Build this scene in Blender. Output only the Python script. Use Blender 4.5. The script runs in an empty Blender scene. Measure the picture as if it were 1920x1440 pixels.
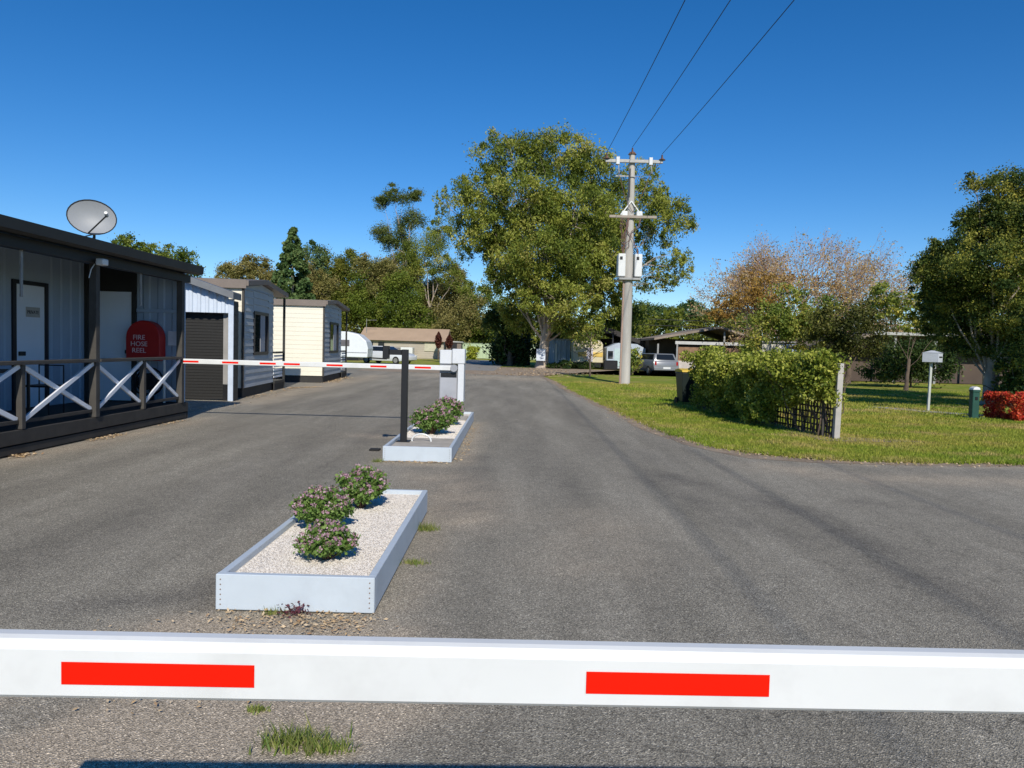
import bpy, bmesh, math, random
import numpy as np
from mathutils import Matrix, Vector, Euler
random.seed(7); R = np.random.RandomState(11)
C = bpy.context.scene.collection
sc = bpy.context.scene
# ---------------------------------------------------------------- camera, light
PITCH = math.atan(68/1430.0); ROLL = math.radians(1.5)
cam = bpy.data.cameras.new('camera'); camo = bpy.data.objects.new('camera', cam); C.objects.link(camo)
cp, sp, cr, sr = math.cos(PITCH), math.sin(PITCH), math.cos(ROLL), math.sin(ROLL)
fw = Vector((0, cp, -sp)); r0 = Vector((1, 0, 0)); u0 = Vector((0, sp, cp))
rt = r0*cr + u0*sr; up = u0*cr - r0*sr
m = Matrix((rt, up, -fw)).transposed().to_4x4(); m.translation = Vector((0, 0, 1.55))
camo.matrix_world = m
cam.sensor_width = 36; cam.lens = 36*1430/1920; cam.clip_start = .05; cam.clip_end = 3000
sc.camera = camo
SUN = Vector((-.16, 1, -.70)).normalized()      # direction the light travels
el = math.asin(-SUN.z); az = math.atan2(-SUN.x, -SUN.y)
w = bpy.data.worlds.new('World'); sc.world = w; w.use_nodes = True
nt = w.node_tree; nt.nodes.clear()
sky = nt.nodes.new('ShaderNodeTexSky'); sky.sky_type = 'NISHITA'; sky.sun_disc = False
sky.sun_elevation = el; sky.sun_rotation = az
sky.altitude = 1500; sky.air_density = 1.0; sky.dust_density = 0.0; sky.ozone_density = 4.5
hs = nt.nodes.new('ShaderNodeHueSaturation'); hs.inputs['Hue'].default_value = .504; hs.inputs['Saturation'].default_value = 1.29; hs.inputs['Value'].default_value = .92
bg = nt.nodes.new('ShaderNodeBackground'); bg.inputs[1].default_value = .128
ow = nt.nodes.new('ShaderNodeOutputWorld')
nt.links.new(sky.outputs[0], hs.inputs['Color']); nt.links.new(hs.outputs[0], bg.inputs[0]); nt.links.new(bg.outputs[0], ow.inputs[0])
sl = bpy.data.lights.new('sun', 'SUN'); sl.energy = 4.5; sl.angle = math.radians(.53); sl.color = (1, .94, .84)
so = bpy.data.objects.new('sun', sl); C.objects.link(so); so.rotation_euler = SUN.to_track_quat('-Z', 'Y').to_euler()
so.location = (0, -20, 30)
vs = sc.view_settings; vs.view_transform = 'Standard'; vs.look = 'None'; vs.exposure = 0; vs.gamma = 1
sc.cycles.max_bounces = 6; sc.cycles.transparent_max_bounces = 8

# ---------------------------------------------------------------- materials
def newmat(name):
    mt = bpy.data.materials.new(name); mt.use_nodes = True
    t = mt.node_tree; t.nodes.clear()
    o = t.nodes.new('ShaderNodeOutputMaterial'); b = t.nodes.new('ShaderNodeBsdfPrincipled')
    t.links.new(b.outputs[0], o.inputs[0])
    return mt, t, b
def ramp(t, fac, stops):
    r = t.nodes.new('ShaderNodeValToRGB'); e = r.color_ramp.elements
    while len(e) < len(stops): e.new(.5)
    for q, (p, c) in zip(e, stops):
        q.position = p; q.color = tuple(c)+((1,) if len(c) == 3 else ())
    t.links.new(fac, r.inputs[0]); return r.outputs[0]
def noise(t, scale, detail=3, rough=.55, vec=None, mapscale=None):
    n = t.nodes.new('ShaderNodeTexNoise'); n.inputs['Scale'].default_value = scale
    n.inputs['Detail'].default_value = detail; n.inputs['Roughness'].default_value = rough
    if vec is None:
        tc = t.nodes.new('ShaderNodeTexCoord'); vec = tc.outputs['Object']
    if mapscale:
        mp = t.nodes.new('ShaderNodeMapping'); mp.inputs['Scale'].default_value = mapscale
        t.links.new(vec, mp.inputs[0]); vec = mp.outputs[0]
    t.links.new(vec, n.inputs['Vector']); return n.outputs['Fac']
def mix(t, fac, a, b, mode='MIX'):
    n = t.nodes.new('ShaderNodeMix'); n.data_type = 'RGBA'; n.blend_type = mode
    for s, v in ((0, fac), (6, a), (7, b)):
        if hasattr(v, 'is_linked'): t.links.new(v, n.inputs[s])
        elif s == 0: n.inputs[0].default_value = v
        else: n.inputs[s].default_value = tuple(v)+((1,) if len(v) == 3 else ())
    return n.outputs[2]
def mth(t, op, a, b=0.0):
    n = t.nodes.new('ShaderNodeMath'); n.operation = op
    for i, v in enumerate((a, b)):
        if hasattr(v, 'is_linked'): t.links.new(v, n.inputs[i])
        else: n.inputs[i].default_value = v
    return n.outputs[0]
def bump(t, b, h, strength=.3, dist=.01):
    n = t.nodes.new('ShaderNodeBump'); n.inputs['Strength'].default_value = strength; n.inputs['Distance'].default_value = dist
    t.links.new(h, n.inputs['Height']); t.links.new(n.outputs[0], b.inputs['Normal'])
MC = {}
def mat(name, col, rough=.6, var=.12, nscale=3, metal=0, bmp=0, spec=.4, streak=False, grime=0):
    if name in MC: return MC[name]
    mt, t, b = newmat(name)
    lo = tuple(c*(1-var) for c in col); hi = tuple(min(1, c*(1+var)) for c in col)
    f = noise(t, nscale, 4, .6, mapscale=(1, 1, .15) if streak else None)
    c = ramp(t, f, ((.3, lo), (.7, hi)))
    if grime:
        g = noise(t, 1.7, 6, .7)
        c = mix(t, ramp(t, g, ((.5, (0,)*3), (.75, (grime,)*3))), c, (.12, .10, .075))
    t.links.new(c, b.inputs['Base Color'])
    b.inputs['Roughness'].default_value = rough; b.inputs['Metallic'].default_value = metal
    b.inputs['Specular IOR Level'].default_value = spec
    if bmp: bump(t, b, noise(t, 60, 3), bmp, .004)
    MC[name] = mt; return mt
def leafmat(name, cols, trans=.25, rough=.5, patch=None):
    if name in MC: return MC[name]
    mt, t, b = newmat(name)
    a = t.nodes.new('ShaderNodeAttribute'); a.attribute_name = 'rnd'
    n = len(cols)
    c = ramp(t, a.outputs['Fac'], [(i/(max(1, n-1)), c) for i, c in enumerate(cols)])
    if patch:
        f = noise(t, patch[0], 2, .5)
        c = mix(t, ramp(t, f, ((.42, (0,)*3), (.62, (1,)*3))), c, patch[1])
        c = mix(t, .5, c, ramp(t, a.outputs['Fac'], [(i/(max(1, n-1)), q) for i, q in enumerate(cols)]))
    t.links.new(c, b.inputs['Base Color']); b.inputs['Roughness'].default_value = rough
    b.inputs['Specular IOR Level'].default_value = .2
    tr = t.nodes.new('ShaderNodeBsdfTranslucent'); t.links.new(c, tr.inputs[0])
    mx = t.nodes.new('ShaderNodeMixShader'); mx.inputs[0].default_value = trans
    o = [n for n in t.nodes if n.type == 'OUTPUT_MATERIAL'][0]
    t.links.new(b.outputs[0], mx.inputs[1]); t.links.new(tr.outputs[0], mx.inputs[2]); t.links.new(mx.outputs[0], o.inputs[0])
    MC[name] = mt; return mt

# ---------------------------------------------------------------- mesh building
MW = {}
def tag(o, label=None, cat=None, group=None, kind=None):
    if label: o['label'] = label
    if cat: o['category'] = cat
    if group: o['group'] = group
    if kind: o['kind'] = kind
    return o
def thing(name, label, cat, loc=(0, 0, 0), rz=0, group=None):
    o = bpy.data.objects.new(name, None); C.objects.link(o); o.empty_display_size = .2
    o.location = loc; o.rotation_euler = (0, 0, rz)
    MW[o.name] = Matrix.Translation(loc) @ Matrix.Rotation(rz, 4, 'Z')
    return tag(o, label, cat, group)
class MB:
    """collects shapes; local=True: coordinates already relative to the thing's base"""
    def __init__(s, local=False): s.v = []; s.f = []; s.mi = []; s.local = local; s.cm = 0
    def add(s, vs, fs):
        n = len(s.v); s.v += [tuple(v) for v in vs]; s.f += [tuple(i+n for i in f) for f in fs]; s.mi += [s.cm]*len(fs); return s
    def box(s, x0, x1, y0, y1, z0, z1, M=None):
        vs = [Vector((x, y, z)) for z in (z0, z1) for y in (y0, y1) for x in (x0, x1)]
        if M is not None: vs = [M @ v for v in vs]
        return s.add(vs, [(0, 2, 3, 1), (4, 5, 7, 6), (0, 1, 5, 4), (2, 6, 7, 3), (0, 4, 6, 2), (1, 3, 7, 5)])
    def bar(s, a, b, w, h=None, upv=(0, 0, 1)):
        a, b = Vector(a), Vector(b); h = h or w; d = (b-a).normalized(); u = Vector(upv)
        if abs(d.dot(u)) > .98: u = Vector((0, 1, 0))
        x = d.cross(u).normalized(); z = x.cross(d)
        vs = [p+x*i*w/2+z*j*h/2 for p in (a, b) for i, j in ((-1, -1), (1, -1), (1, 1), (-1, 1))]
        return s.add(vs, [(0, 1, 2, 3), (7, 6, 5, 4), (0, 4, 5, 1), (1, 5, 6, 2), (2, 6, 7, 3), (3, 7, 4, 0)])
    def tube(s, pts, rad, n=8, cap=True):
        pts = [Vector(p) for p in pts]; rad = rad if isinstance(rad, (list, tuple)) else [rad]*len(pts)
        vs = []; ref = None
        for i, p in enumerate(pts):
            d = (pts[min(i+1, len(pts)-1)]-pts[max(i-1, 0)]).normalized()
            if ref is None: ref = Vector((1, 0, 0)) if abs(d.x) < .9 else Vector((0, 1, 0))
            x = (ref-d*ref.dot(d)).normalized(); y = d.cross(x); ref = x
            vs += [p+(x*math.cos(k*2*math.pi/n)+y*math.sin(k*2*math.pi/n))*rad[i] for k in range(n)]
        fs = [(i*n+k, i*n+(k+1) % n, (i+1)*n+(k+1) % n, (i+1)*n+k) for i in range(len(pts)-1) for k in range(n)]
        if cap: fs += [tuple(range(n-1, -1, -1)), tuple((len(pts)-1)*n+k for k in range(n))]
        return s.add(vs, fs)
    def cyl(s, a, b, r, r2=None, n=12): return s.tube([a, b], [r, r if r2 is None else r2], n)
    def prism(s, poly, d0, d1, ax='Y'):
        """poly in the plane across ax, extruded d0..d1"""
        f = {'Y': lambda p, d: (p[0], d, p[1]), 'X': lambda p, d: (d, p[0], p[1]), 'Z': lambda p, d: (p[0], p[1], d)}[ax]
        n = len(poly); vs = [f(p, d0) for p in poly]+[f(p, d1) for p in poly]
        return s.add(vs, [tuple(range(n)), tuple(range(2*n-1, n-1, -1))]+[(i, i+n, (i+1) % n+n, (i+1) % n) for i in range(n)])
    def ball(s, c, r, n=10, sz=(1, 1, 1)):
        vs = []; 
        for i in range(1, n//2+1):
            a = math.pi*i/(n//2+1)
            vs += [(c[0]+r*sz[0]*math.sin(a)*math.cos(k*2*math.pi/n), c[1]+r*sz[1]*math.sin(a)*math.sin(k*2*math.pi/n), c[2]+r*sz[2]*math.cos(a)) for k in range(n)]
        q = n//2; fs = [(i*n+k, (i+1)*n+k, (i+1)*n+(k+1) % n, i*n+(k+1) % n) for i in range(q-1) for k in range(n)]
        vs += [(c[0], c[1], c[2]+r*sz[2]), (c[0], c[1], c[2]-r*sz[2])]
        fs += [(q*n, k, (k+1) % n) for k in range(n)]+[(q*n+1, (q-1)*n+(k+1) % n, (q-1)*n+k) for k in range(n)]
        return s.add(vs, fs)
    def siding(s, a, b, z0, z1, pitch, proud=.012):
        """lapped horizontal boards on the wall running from a to b (x,y); outside is on the right hand of a->b"""
        a = Vector((a[0], a[1], 0)); b = Vector((b[0], b[1], 0)); d = (b-a).normalized(); nrm = Vector((d.y, -d.x, 0))
        z = z0
        while z < z1-1e-4:
            zt = min(z+pitch, z1)
            o0 = nrm*proud; o1 = nrm*.001
            p = [a+o0+Vector((0, 0, z)), b+o0+Vector((0, 0, z)), b+o1+Vector((0, 0, zt)), a+o1+Vector((0, 0, zt)), a+Vector((0, 0, z)), b+Vector((0, 0, z))]
            s.add(p, [(0, 1, 2, 3), (4, 5, 1, 0)]); z = zt
        return s
    def ribs(s, a, b, z0f, z1f, pitch, depth=.03):
        """vertical trapezoid ribs; z0f,z1f give bottom/top height along 0..1"""
        a = Vector((a[0], a[1], 0)); b = Vector((b[0], b[1], 0)); L = (b-a).length; d = (b-a).normalized(); nrm = Vector((d.y, -d.x, 0))
        u = 0; pr = []
        while u < L:
            for k, o in ((0, 0), (.45, 0), (.55, 1), (.9, 1)):
                if u+k*pitch <= L: pr.append((u+k*pitch, o*depth))
            u += pitch
        pr.append((L, 0))
        vs = [];
        for q, o in pr:
            p = a+d*q+nrm*o; f = q/L; vs += [p+Vector((0, 0, z0f(f))), p+Vector((0, 0, z1f(f)))]
        return s.add(vs, [(2*i, 2*i+2, 2*i+3, 2*i+1) for i in range(len(pr)-1)])
    def build(s, name, mt, parent=None, bevel=0, smooth=False, label=None, seg=1):
        me = bpy.data.meshes.new(name)
        vs = s.v
        if parent is not None and not s.local:
            inv = MW[parent.name].inverted(); vs = [tuple(inv @ Vector(v)) for v in vs]
        me.from_pydata(vs, [], s.f)
        for x in (mt if isinstance(mt, (list, tuple)) else [mt]): me.materials.append(x)
        if any(s.mi): me.polygons.foreach_set('material_index', s.mi)
        if bevel:
            bm = bmesh.new(); bm.from_mesh(me); bmesh.ops.remove_doubles(bm, verts=bm.verts, dist=1e-6)
            ed = [e for e in bm.edges if len(e.link_faces) == 2 and e.calc_face_angle(0) > .6]
            bmesh.ops.bevel(bm, geom=ed, offset=bevel, segments=seg, affect='EDGES', profile=.5); bm.to_mesh(me); bm.free()
        if smooth: me.polygons.foreach_set('use_smooth', [True]*len(me.polygons)); me.set_sharp_from_angle(angle=.7)
        me.update()
        o = bpy.data.objects.new(name, me); C.objects.link(o)
        if parent is not None: o.parent = parent; MW[o.name] = MW[parent.name]
        else: MW[o.name] = Matrix.Identity(4)
        if label: o['label'] = label
        return o
def copy_tree(o, parent=None):
    c = o.copy(); C.objects.link(c); c.parent = parent; MW[c.name] = MW[o.name]
    for ch in list(o.children): copy_tree(ch, c)
    return c
def npmesh(name, V, F, mt, parent=None, rnd=None, smooth=False):
    """V (n,3), F (m,k) arrays; rnd (m,) per-face attribute"""
    me = bpy.data.meshes.new(name); V = np.asarray(V, dtype=np.float32)
    if parent is not None:
        inv = np.array(MW[parent.name].inverted()); V = V @ inv[:3, :3].T.astype(np.float32)+inv[:3, 3].astype(np.float32)
    F = np.asarray(F, dtype=np.int32); mfc, k = F.shape
    me.vertices.add(len(V)); me.vertices.foreach_set('co', V.ravel().astype(np.float32))
    me.loops.add(mfc*k); me.loops.foreach_set('vertex_index', F.ravel())
    me.polygons.add(mfc); me.polygons.foreach_set('loop_start', np.arange(0, mfc*k, k, dtype=np.int32))
    if smooth: me.polygons.foreach_set('use_smooth', np.ones(mfc, dtype=bool))
    if rnd is not None:
        a = me.attributes.new('rnd', 'FLOAT', 'FACE'); a.data.foreach_set('value', np.asarray(rnd, dtype=np.float32))
    me.materials.append(mt); me.update(calc_edges=True)
    o = bpy.data.objects.new(name, me); C.objects.link(o)
    if parent is not None: o.parent = parent; MW[o.name] = MW[parent.name]
    else: MW[o.name] = Matrix.Identity(4)
    return o
def unit(n):
    a = R.normal(size=(n, 3)); return a/np.linalg.norm(a, axis=1, keepdims=True)
def leafquads(P, size, length=1.6, droop=0.0, upb=0.0, fold=.25, N=None):
    """rhombus leaves at points P"""
    n = len(P); d = unit(n); d[:, 2] -= droop; d /= np.linalg.norm(d, axis=1, keepdims=True)
    nn = unit(n) if N is None else N+unit(n)*.6
    nn[:, 2] += upb; s = np.cross(d, nn); s /= np.linalg.norm(s, axis=1, keepdims=True)+1e-9
    nn = np.cross(s, d)
    sz = (size*(.6+.8*R.rand(n)))[:, None]
    a = P-d*sz*length*.5; b = P+d*sz*length*.5
    c = P+s*sz*.5+nn*sz*fold*.3; e = P-s*sz*.5+nn*sz*fold*.3
    V = np.stack((a, c, b, e), 1).reshape(-1, 3); F = np.arange(4*n).reshape(n, 4)
    return V, F
def clumps(blobs, per, sub=.30, nclump=14, hollow=.55, fill=.12, vert=1.0):
    P = []; T = []
    for (x, y, z, rx, rz, de) in blobs:
        k = max(4, int(nclump)); ry = (rx+rz)/2*.9
        tot = per*de*(rx*rz)**.75
        for _ in range(k):
            u = unit(1)[0]; r = hollow+(1-hollow)*R.rand()
            if R.rand() < .2: r *= 1.16
            c = np.array([x, y, z])+u*r*np.array([rx, ry, rz])
            n = int(tot*(1-fill)*(.5+1.0*R.rand())/k)+1
            rr = sub*(.4+1.1*R.rand())*np.array([rx, (rx+rz)/2, rz*vert])
            v = R.normal(size=(n, 3))*.52
            P.append(c+v*rr); T.append(np.full(n, R.rand())*.68+R.rand(n)*.32)
        n = int(tot*fill*min(1, de)); v = unit(n)*(R.rand(n)**.5)[:, None]*.95
        P.append(np.array([x, y, z])+v*np.array([rx, ry, rz])); T.append(R.rand(n)*.7)
    return np.concatenate(P), np.clip(np.concatenate(T), 0, 1)
def bend(a, b, n=5, sag=.0, wob=.1):
    a, b = np.array(a, float), np.array(b, float); L = np.linalg.norm(b-a); pts = []
    o = R.normal(size=(n+1, 3))*wob*L/n
    for i in range(n+1):
        f = i/n; p = a+(b-a)*f; p = p+(o[i] if 0 < i < n else 0); p = p+np.array([0, 0, math.sin(f*math.pi)*sag*L]); pts.append(tuple(p))
    return pts
def tree(name, label, cat, base, blobs, leafm, barkm, per=700, leaf=.2, tr=.25, fork=.35, droop=.3, group=None, nclump=16, sub=.3, length=1.6, limbs=True, hollow=.55, twigs=3, z0=0.0, upb=.5, vert=1.0):
    t = thing(name, label, cat, (base[0], base[1], z0), 0, group)
    zs = [b[2]-b[4]*.4 for b in blobs]; zf = z0+max(.5, (max(zs)-z0)*fork)
    cx = np.mean([b[0] for b in blobs]); fp = (base[0]+(cx-base[0])*.25, base[1], zf)
    mb = MB()
    pts = bend((base[0], base[1], z0-.1), fp, 4, 0, .06)
    mb.tube([(base[0], base[1], z0-.1)]+pts[1:], [tr*1.35]+[tr*(1-.06*i) for i in range(1, 5)], 10)
    for b in blobs:
        c = (b[0], b[1], b[2])
        if limbs:
            L = math.dist(fp, c); r = tr*.30*min(1, .4+b[3]/6)
            st = pts[random.randint(2, 4)]; bp = bend(st, c, 5, .06, .16)
            mb.tube(bp, [r*(1-.14*i) for i in range(6)], 6)
            for _ in range(twigs):
                u = unit(1)[0]; e = np.array(c)+u*np.array([b[3], b[3], b[4]])*.85
                mb.tube(bend(bp[random.randint(3, 5)], e, 4, .05, .2), [r*.3, r*.24, r*.18, r*.12, r*.06], 4)
    mb.build('trunk', barkm, t, smooth=True)
    P, T = clumps(blobs, per, sub, nclump, hollow, .07, vert)
    P[:, 2] = np.maximum(P[:, 2], z0+.08)
    V, F = leafquads(P, leaf, length, droop, upb)
    npmesh('crown', V, F, leafm, t, T)
    return t
def textmesh(s, size, M, mt, name, parent, ext=.002, align='CENTER'):
    cu = bpy.data.curves.new('lettering', 'FONT'); cu.body = s; cu.size = size; cu.extrude = ext; cu.align_x = align; cu.resolution_u = 3
    o = bpy.data.objects.new('lettering', cu); C.objects.link(o)
    dg = bpy.context.evaluated_depsgraph_get(); me = bpy.data.meshes.new_from_object(o.evaluated_get(dg))
    bpy.data.objects.remove(o)
    me.transform(MW[parent.name].inverted() @ M); me.materials.clear(); me.materials.append(mt); me.name = name
    q = bpy.data.objects.new(name, me); C.objects.link(q); q.parent = parent; MW[q.name] = MW[parent.name]
    return q
def facingM(loc, ax):   # text plane upright; ax 'front' looks to -Y, 'side' looks to +X
    r = Matrix.Rotation(math.pi/2, 4, 'X')
    if ax == 'side': r = Matrix.Rotation(math.pi/2, 4, 'Z') @ r
    return Matrix.Translation(loc) @ r

# palette
charcoal = mat('charcoal_metal', (.028, .028, .026), .55, .15, 2, bmp=.05)
roofdark = mat('dark_roof_paint', (.013, .013, .012), .5, .15, 2)
timber = mat('grey_brown_timber', (.060, .055, .048), .75, .2, 6, streak=False, bmp=.1)
deckm = mat('charcoal_decking', (.044, .040, .035), .75, .2, 5, bmp=.12)
wallblue = mat('pale_blue_grey_cladding', (.34, .43, .54), .55, .06, 1.5)
whitedoor = mat('white_door_shade_blue', (.74, .82, .92), .4, .03, 1)  # white doors, with the blue of the veranda shade mixed into the paint
bracem = mat('silver_brace_paint', (.78, .80, .83), .45, .06, 3)
white = mat('white_paint', (.69, .70, .685), .35, .05, 2, grime=.22)
red = mat('red_reflective', (.78, .010, .001), .5, .04, 4, spec=.12)
rednear = red
cream = mat('cream_cladding', (.78, .74, .61), .55, .04, 1)
greyclad = mat('grey_cladding', (.42, .44, .45), .5, .07, 1.5)
tanroof = mat('tan_roof', (.46, .33, .22), .6, .08, .6, streak=True)
brownfascia = mat('brown_grey_fascia', (.19, .155, .13), .6, .1, 2)
darkframe = mat('dark_window_frame', (.02, .02, .024), .4, .1, 4)
curtain = mat('grey_curtain', (.35, .36, .38), .9, .15, 14, streak=True)
glassm = mat('dark_window_glass', (.012, .016, .022), .06, .1, 1, spec=.35)
planterm = mat('pale_blue_planter_paint', (.50, .56, .61), .5, .05, 2.5, grime=.15, bmp=.05)
black = mat('black_powdercoat', (.012, .012, .013), .4, .1, 3)
greybox = mat('grey_enclosure', (.30, .31, .33), .4, .04, 2)
lightbox = mat('light_grey_enclosure', (.62, .64, .66), .4, .04, 2, grime=.1)
concrete = mat('weathered_concrete', (.36, .34, .30), .85, .14, 5, bmp=.2)
concpole = mat('pale_pole_concrete', (.42, .40, .365), .85, .22, 2.2, bmp=.15, streak=True)
galv = mat('galvanised_steel', (.30, .30, .29), .5, .15, 6, metal=.3)
insul = mat('brown_porcelain', (.16, .09, .06), .25, .1, 5)
bark_p = mat('pale_gum_bark', (.40, .33, .26), .85, .35, 1.2, bmp=.3)
bark_d = mat('dark_bark', (.13, .095, .07), .9, .3, 3, bmp=.3)
twigm = mat('bare_pinkish_twigs', (.42, .27, .19), .9, .2, 2)
wiremat = mat('dark_wire', (.03, .03, .035), .6, .05, 2)
rubber = mat('black_rubber', (.015, .015, .015), .8, .1, 3)
# ================================================================ GROUND
def seg_dist(X, Y, pl):
    best = np.full(X.shape, 1e9)
    for (x0, y0), (x1, y1) in zip(pl[:-1], pl[1:]):
        dx, dy = x1-x0, y1-y0; L = dx*dx+dy*dy
        t = np.clip(((X-x0)*dx+(Y-y0)*dy)/L, 0, 1)
        best = np.minimum(best, np.hypot(X-x0-t*dx, Y-y0-t*dy))
    return best
def poly_sheet(name, poly, z, mt, kind='structure', label=None, cat=None):
    bm = bmesh.new(); vs = [bm.verts.new((x, y, z)) for x, y in poly]; f = bm.faces.new(vs)
    bmesh.ops.triangulate(bm, faces=[f]); bmesh.ops.recalc_face_normals(bm, faces=bm.faces)
    me = bpy.data.meshes.new(name); bm.to_mesh(me); bm.free(); me.materials.append(mt)
    if me.polygons[0].normal.z < 0: me.flip_normals()
    o = bpy.data.objects.new(name, me); C.objects.link(o); MW[o.name] = Matrix.Identity(4)
    return tag(o, label, cat, None, kind)
def inside(X, Y, poly):
    r = np.zeros(X.shape, bool); n = len(poly)
    for i in range(n):
        x0, y0 = poly[i]; x1, y1 = poly[(i+1) % n]
        c = ((y0 > Y) != (y1 > Y)) & (X < (x1-x0)*(Y-y0)/((y1-y0) or 1e-9)+x0); r ^= c
    return r
def grasscol(t):
    f1 = noise(t, .55, 5, .65); f2 = noise(t, .16, 3, .6); f3 = noise(t, 9, 3, .6)
    c = ramp(t, f1, ((.32, (.14, .24, .02)), (.44, (.25, .34, .035)), (.54, (.38, .37, .07)), (.64, (.56, .41, .18))))
    c2 = ramp(t, f2, ((.38, (.17, .27, .022)), (.62, (.38, .34, .07))))
    c = mix(t, .45, c, c2)
    f4 = noise(t, .33, 6, .7, mapscale=(1, 1.8, 1)); c = mix(t, ramp(t, f4, ((.54, (0,)*3), (.63, (.8,)*3))), c, (.50, .37, .17))
    return mix(t, ramp(t, f3, ((.3, (.55,)*3), (.7, (0,)*3))), c, mix(t, .5, c, (.06, .10, .012)))
mt_g, t, b = newmat('lawn_grass'); cg = grasscol(t); t.links.new(cg, b.inputs['Base Color']); b.inputs['Roughness'].default_value = .9
b.inputs['Specular IOR Level'].default_value = .1
bump(t, b, noise(t, 30, 4, .7), .9, .05)
MC['grass'] = mt_g
mt_b, t, b = newmat('grass_blades'); cg = grasscol(t)
a = t.nodes.new('ShaderNodeAttribute'); a.attribute_name = 'rnd'
cg = mix(t, 1.0, cg, ramp(t, a.outputs['Fac'], ((0, (.7, .75, .6)), (.6, (1.15, 1.15, 1.1)), (1, (1.7, 1.5, 1.6)))), 'MULTIPLY')
t.links.new(cg, b.inputs['Base Color']); b.inputs['Roughness'].default_value = .6; b.inputs['Specular IOR Level'].default_value = .2
tr = t.nodes.new('ShaderNodeBsdfTranslucent'); t.links.new(cg, tr.inputs[0]); mx = t.nodes.new('ShaderNodeMixShader'); mx.inputs[0].default_value = .3
o_ = [n for n in t.nodes if n.type == 'OUTPUT_MATERIAL'][0]; t.links.new(b.outputs[0], mx.inputs[1]); t.links.new(tr.outputs[0], mx.inputs[2]); t.links.new(mx.outputs[0], o_.inputs[0])
# dirt
mt_d, t, b = newmat('dirt_and_gravel')
c = ramp(t, noise(t, 2.2, 6, .7), ((.3, (.26, .20, .145)), (.5, (.38, .30, .22)), (.7, (.48, .39, .30))))
c = mix(t, ramp(t, noise(t, 70, 2, .6), ((.35, (.6,)*3), (.6, (0,)*3))), c, (.19, .15, .11))
t.links.new(c, b.inputs['Base Color']); b.inputs['Roughness'].default_value = .95; b.inputs['Specular IOR Level'].default_value = .1
bump(t, b, noise(t, 60, 3, .7), .7, .02)
# asphalt
mt_a, t, b = newmat('worn_asphalt')
tc = t.nodes.new('ShaderNodeTexCoord'); V3 = tc.outputs['Object']
big = noise(t, .55, 7, .68, V3, (1, .3, 1)); lane = noise(t, 1.6, 5, .6, V3, (1, .12, 1)); mid = noise(t, 5, 6, .7, V3); fine = noise(t, 120, 2, .7, V3); stone = t.nodes.new('ShaderNodeTexVoronoi')
stone.inputs['Scale'].default_value = 150; t.links.new(V3, stone.inputs['Vector'])
base = ramp(t, big, ((.30, (0.187, 0.168, 0.133)), (.45, (0.263, 0.238, 0.188)), (.58, (0.333, 0.302, 0.240)), (.72, (0.451, 0.407, 0.321))))
base = mix(t, .38, base, ramp(t, mid, ((.3, (0.172, 0.153, 0.117)), (.5, (0.290, 0.260, 0.206)), (.7, (0.451, 0.402, 0.315)))))
base = mix(t, .4, base, ramp(t, lane, ((.34, (0.178, 0.163, 0.131)), (.5, (0.290, 0.264, 0.210)), (.66, (0.429, 0.391, 0.315)))))
def attr(nm):
    a = t.nodes.new('ShaderNodeAttribute'); a.attribute_name = nm; return a.outputs['Fac']
base = mix(t, mth(t, 'MULTIPLY', attr('wear'), .62), base, (.11, .10, .088))
base = mix(t, mth(t, 'MULTIPLY', attr('sand'), .85), base, (.50, .41, .30))
cells = ramp(t, stone.outputs['Color'], ((.10, (.42,)*3), (.45, (.88,)*3), (.75, (1.18,)*3), (.96, (2.2,)*3)))
base = mix(t, 1.0, base, cells, 'MULTIPLY')
base = mix(t, 1.0, base, ramp(t, fine, ((.3, (.70,)*3), (.7, (1.30,)*3))), 'MULTIPLY')
spk = ramp(t, noise(t, 38, 1, .5, V3), ((.69, (0,)*3), (.73, (1,)*3)))
base = mix(t, mth(t, 'MULTIPLY', spk, .5), base, (.5, .46, .40))
vor = t.nodes.new('ShaderNodeTexVoronoi'); vor.feature = 'DISTANCE_TO_EDGE'; vor.inputs['Scale'].default_value = 1.5
nz = t.nodes.new('ShaderNodeTexNoise'); nz.inputs['Scale'].default_value = 3.5; nz.inputs['Detail'].default_value = 5; t.links.new(V3, nz.inputs['Vector'])
vm = t.nodes.new('ShaderNodeVectorMath'); vm.operation = 'MULTIPLY_ADD'; t.links.new(nz.outputs['Color'], vm.inputs[0]); vm.inputs[1].default_value = (.5, .5, .5); t.links.new(V3, vm.inputs[2])
t.links.new(vm.outputs[0], vor.inputs['Vector'])
ck = ramp(t, vor.outputs['Distance'], ((.0, (1,)*3), (.016, (0,)*3)))
base = mix(t, mth(t, 'MULTIPLY', mth(t, 'MULTIPLY', ck, attr('crack')), .5), base, (.02, .018, .016))
t.links.new(base, b.inputs['Base Color']); b.inputs['Roughness'].default_value = .9; b.inputs['Specular IOR Level'].default_value = .22
hh = mth(t, 'ADD', stone.outputs['Distance'], mth(t, 'MULTIPLY', fine, .6)); bump(t, b, hh, .6, .010)

ground = poly_sheet('ground', [(-900, -300), (900, -300), (900, 1500), (-900, 1500)], -.012, mt_g)
# road as a fine grid carrying wear, sand and crack fields
gx = np.arange(-12, 14.01, .13); gy = np.arange(.0, 48.01, .13)
GX, GY = np.meshgrid(gx, gy); nx, ny = len(gx), len(gy)
Vg = np.stack((GX.ravel(), GY.ravel(), np.full(GX.size, 0.0)), 1)
idx = np.arange(nx*ny).reshape(ny, nx)
Fg = np.stack((idx[:-1, :-1].ravel(), idx[:-1, 1:].ravel(), idx[1:, 1:].ravel(), idx[1:, :-1].ravel()), 1)
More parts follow.
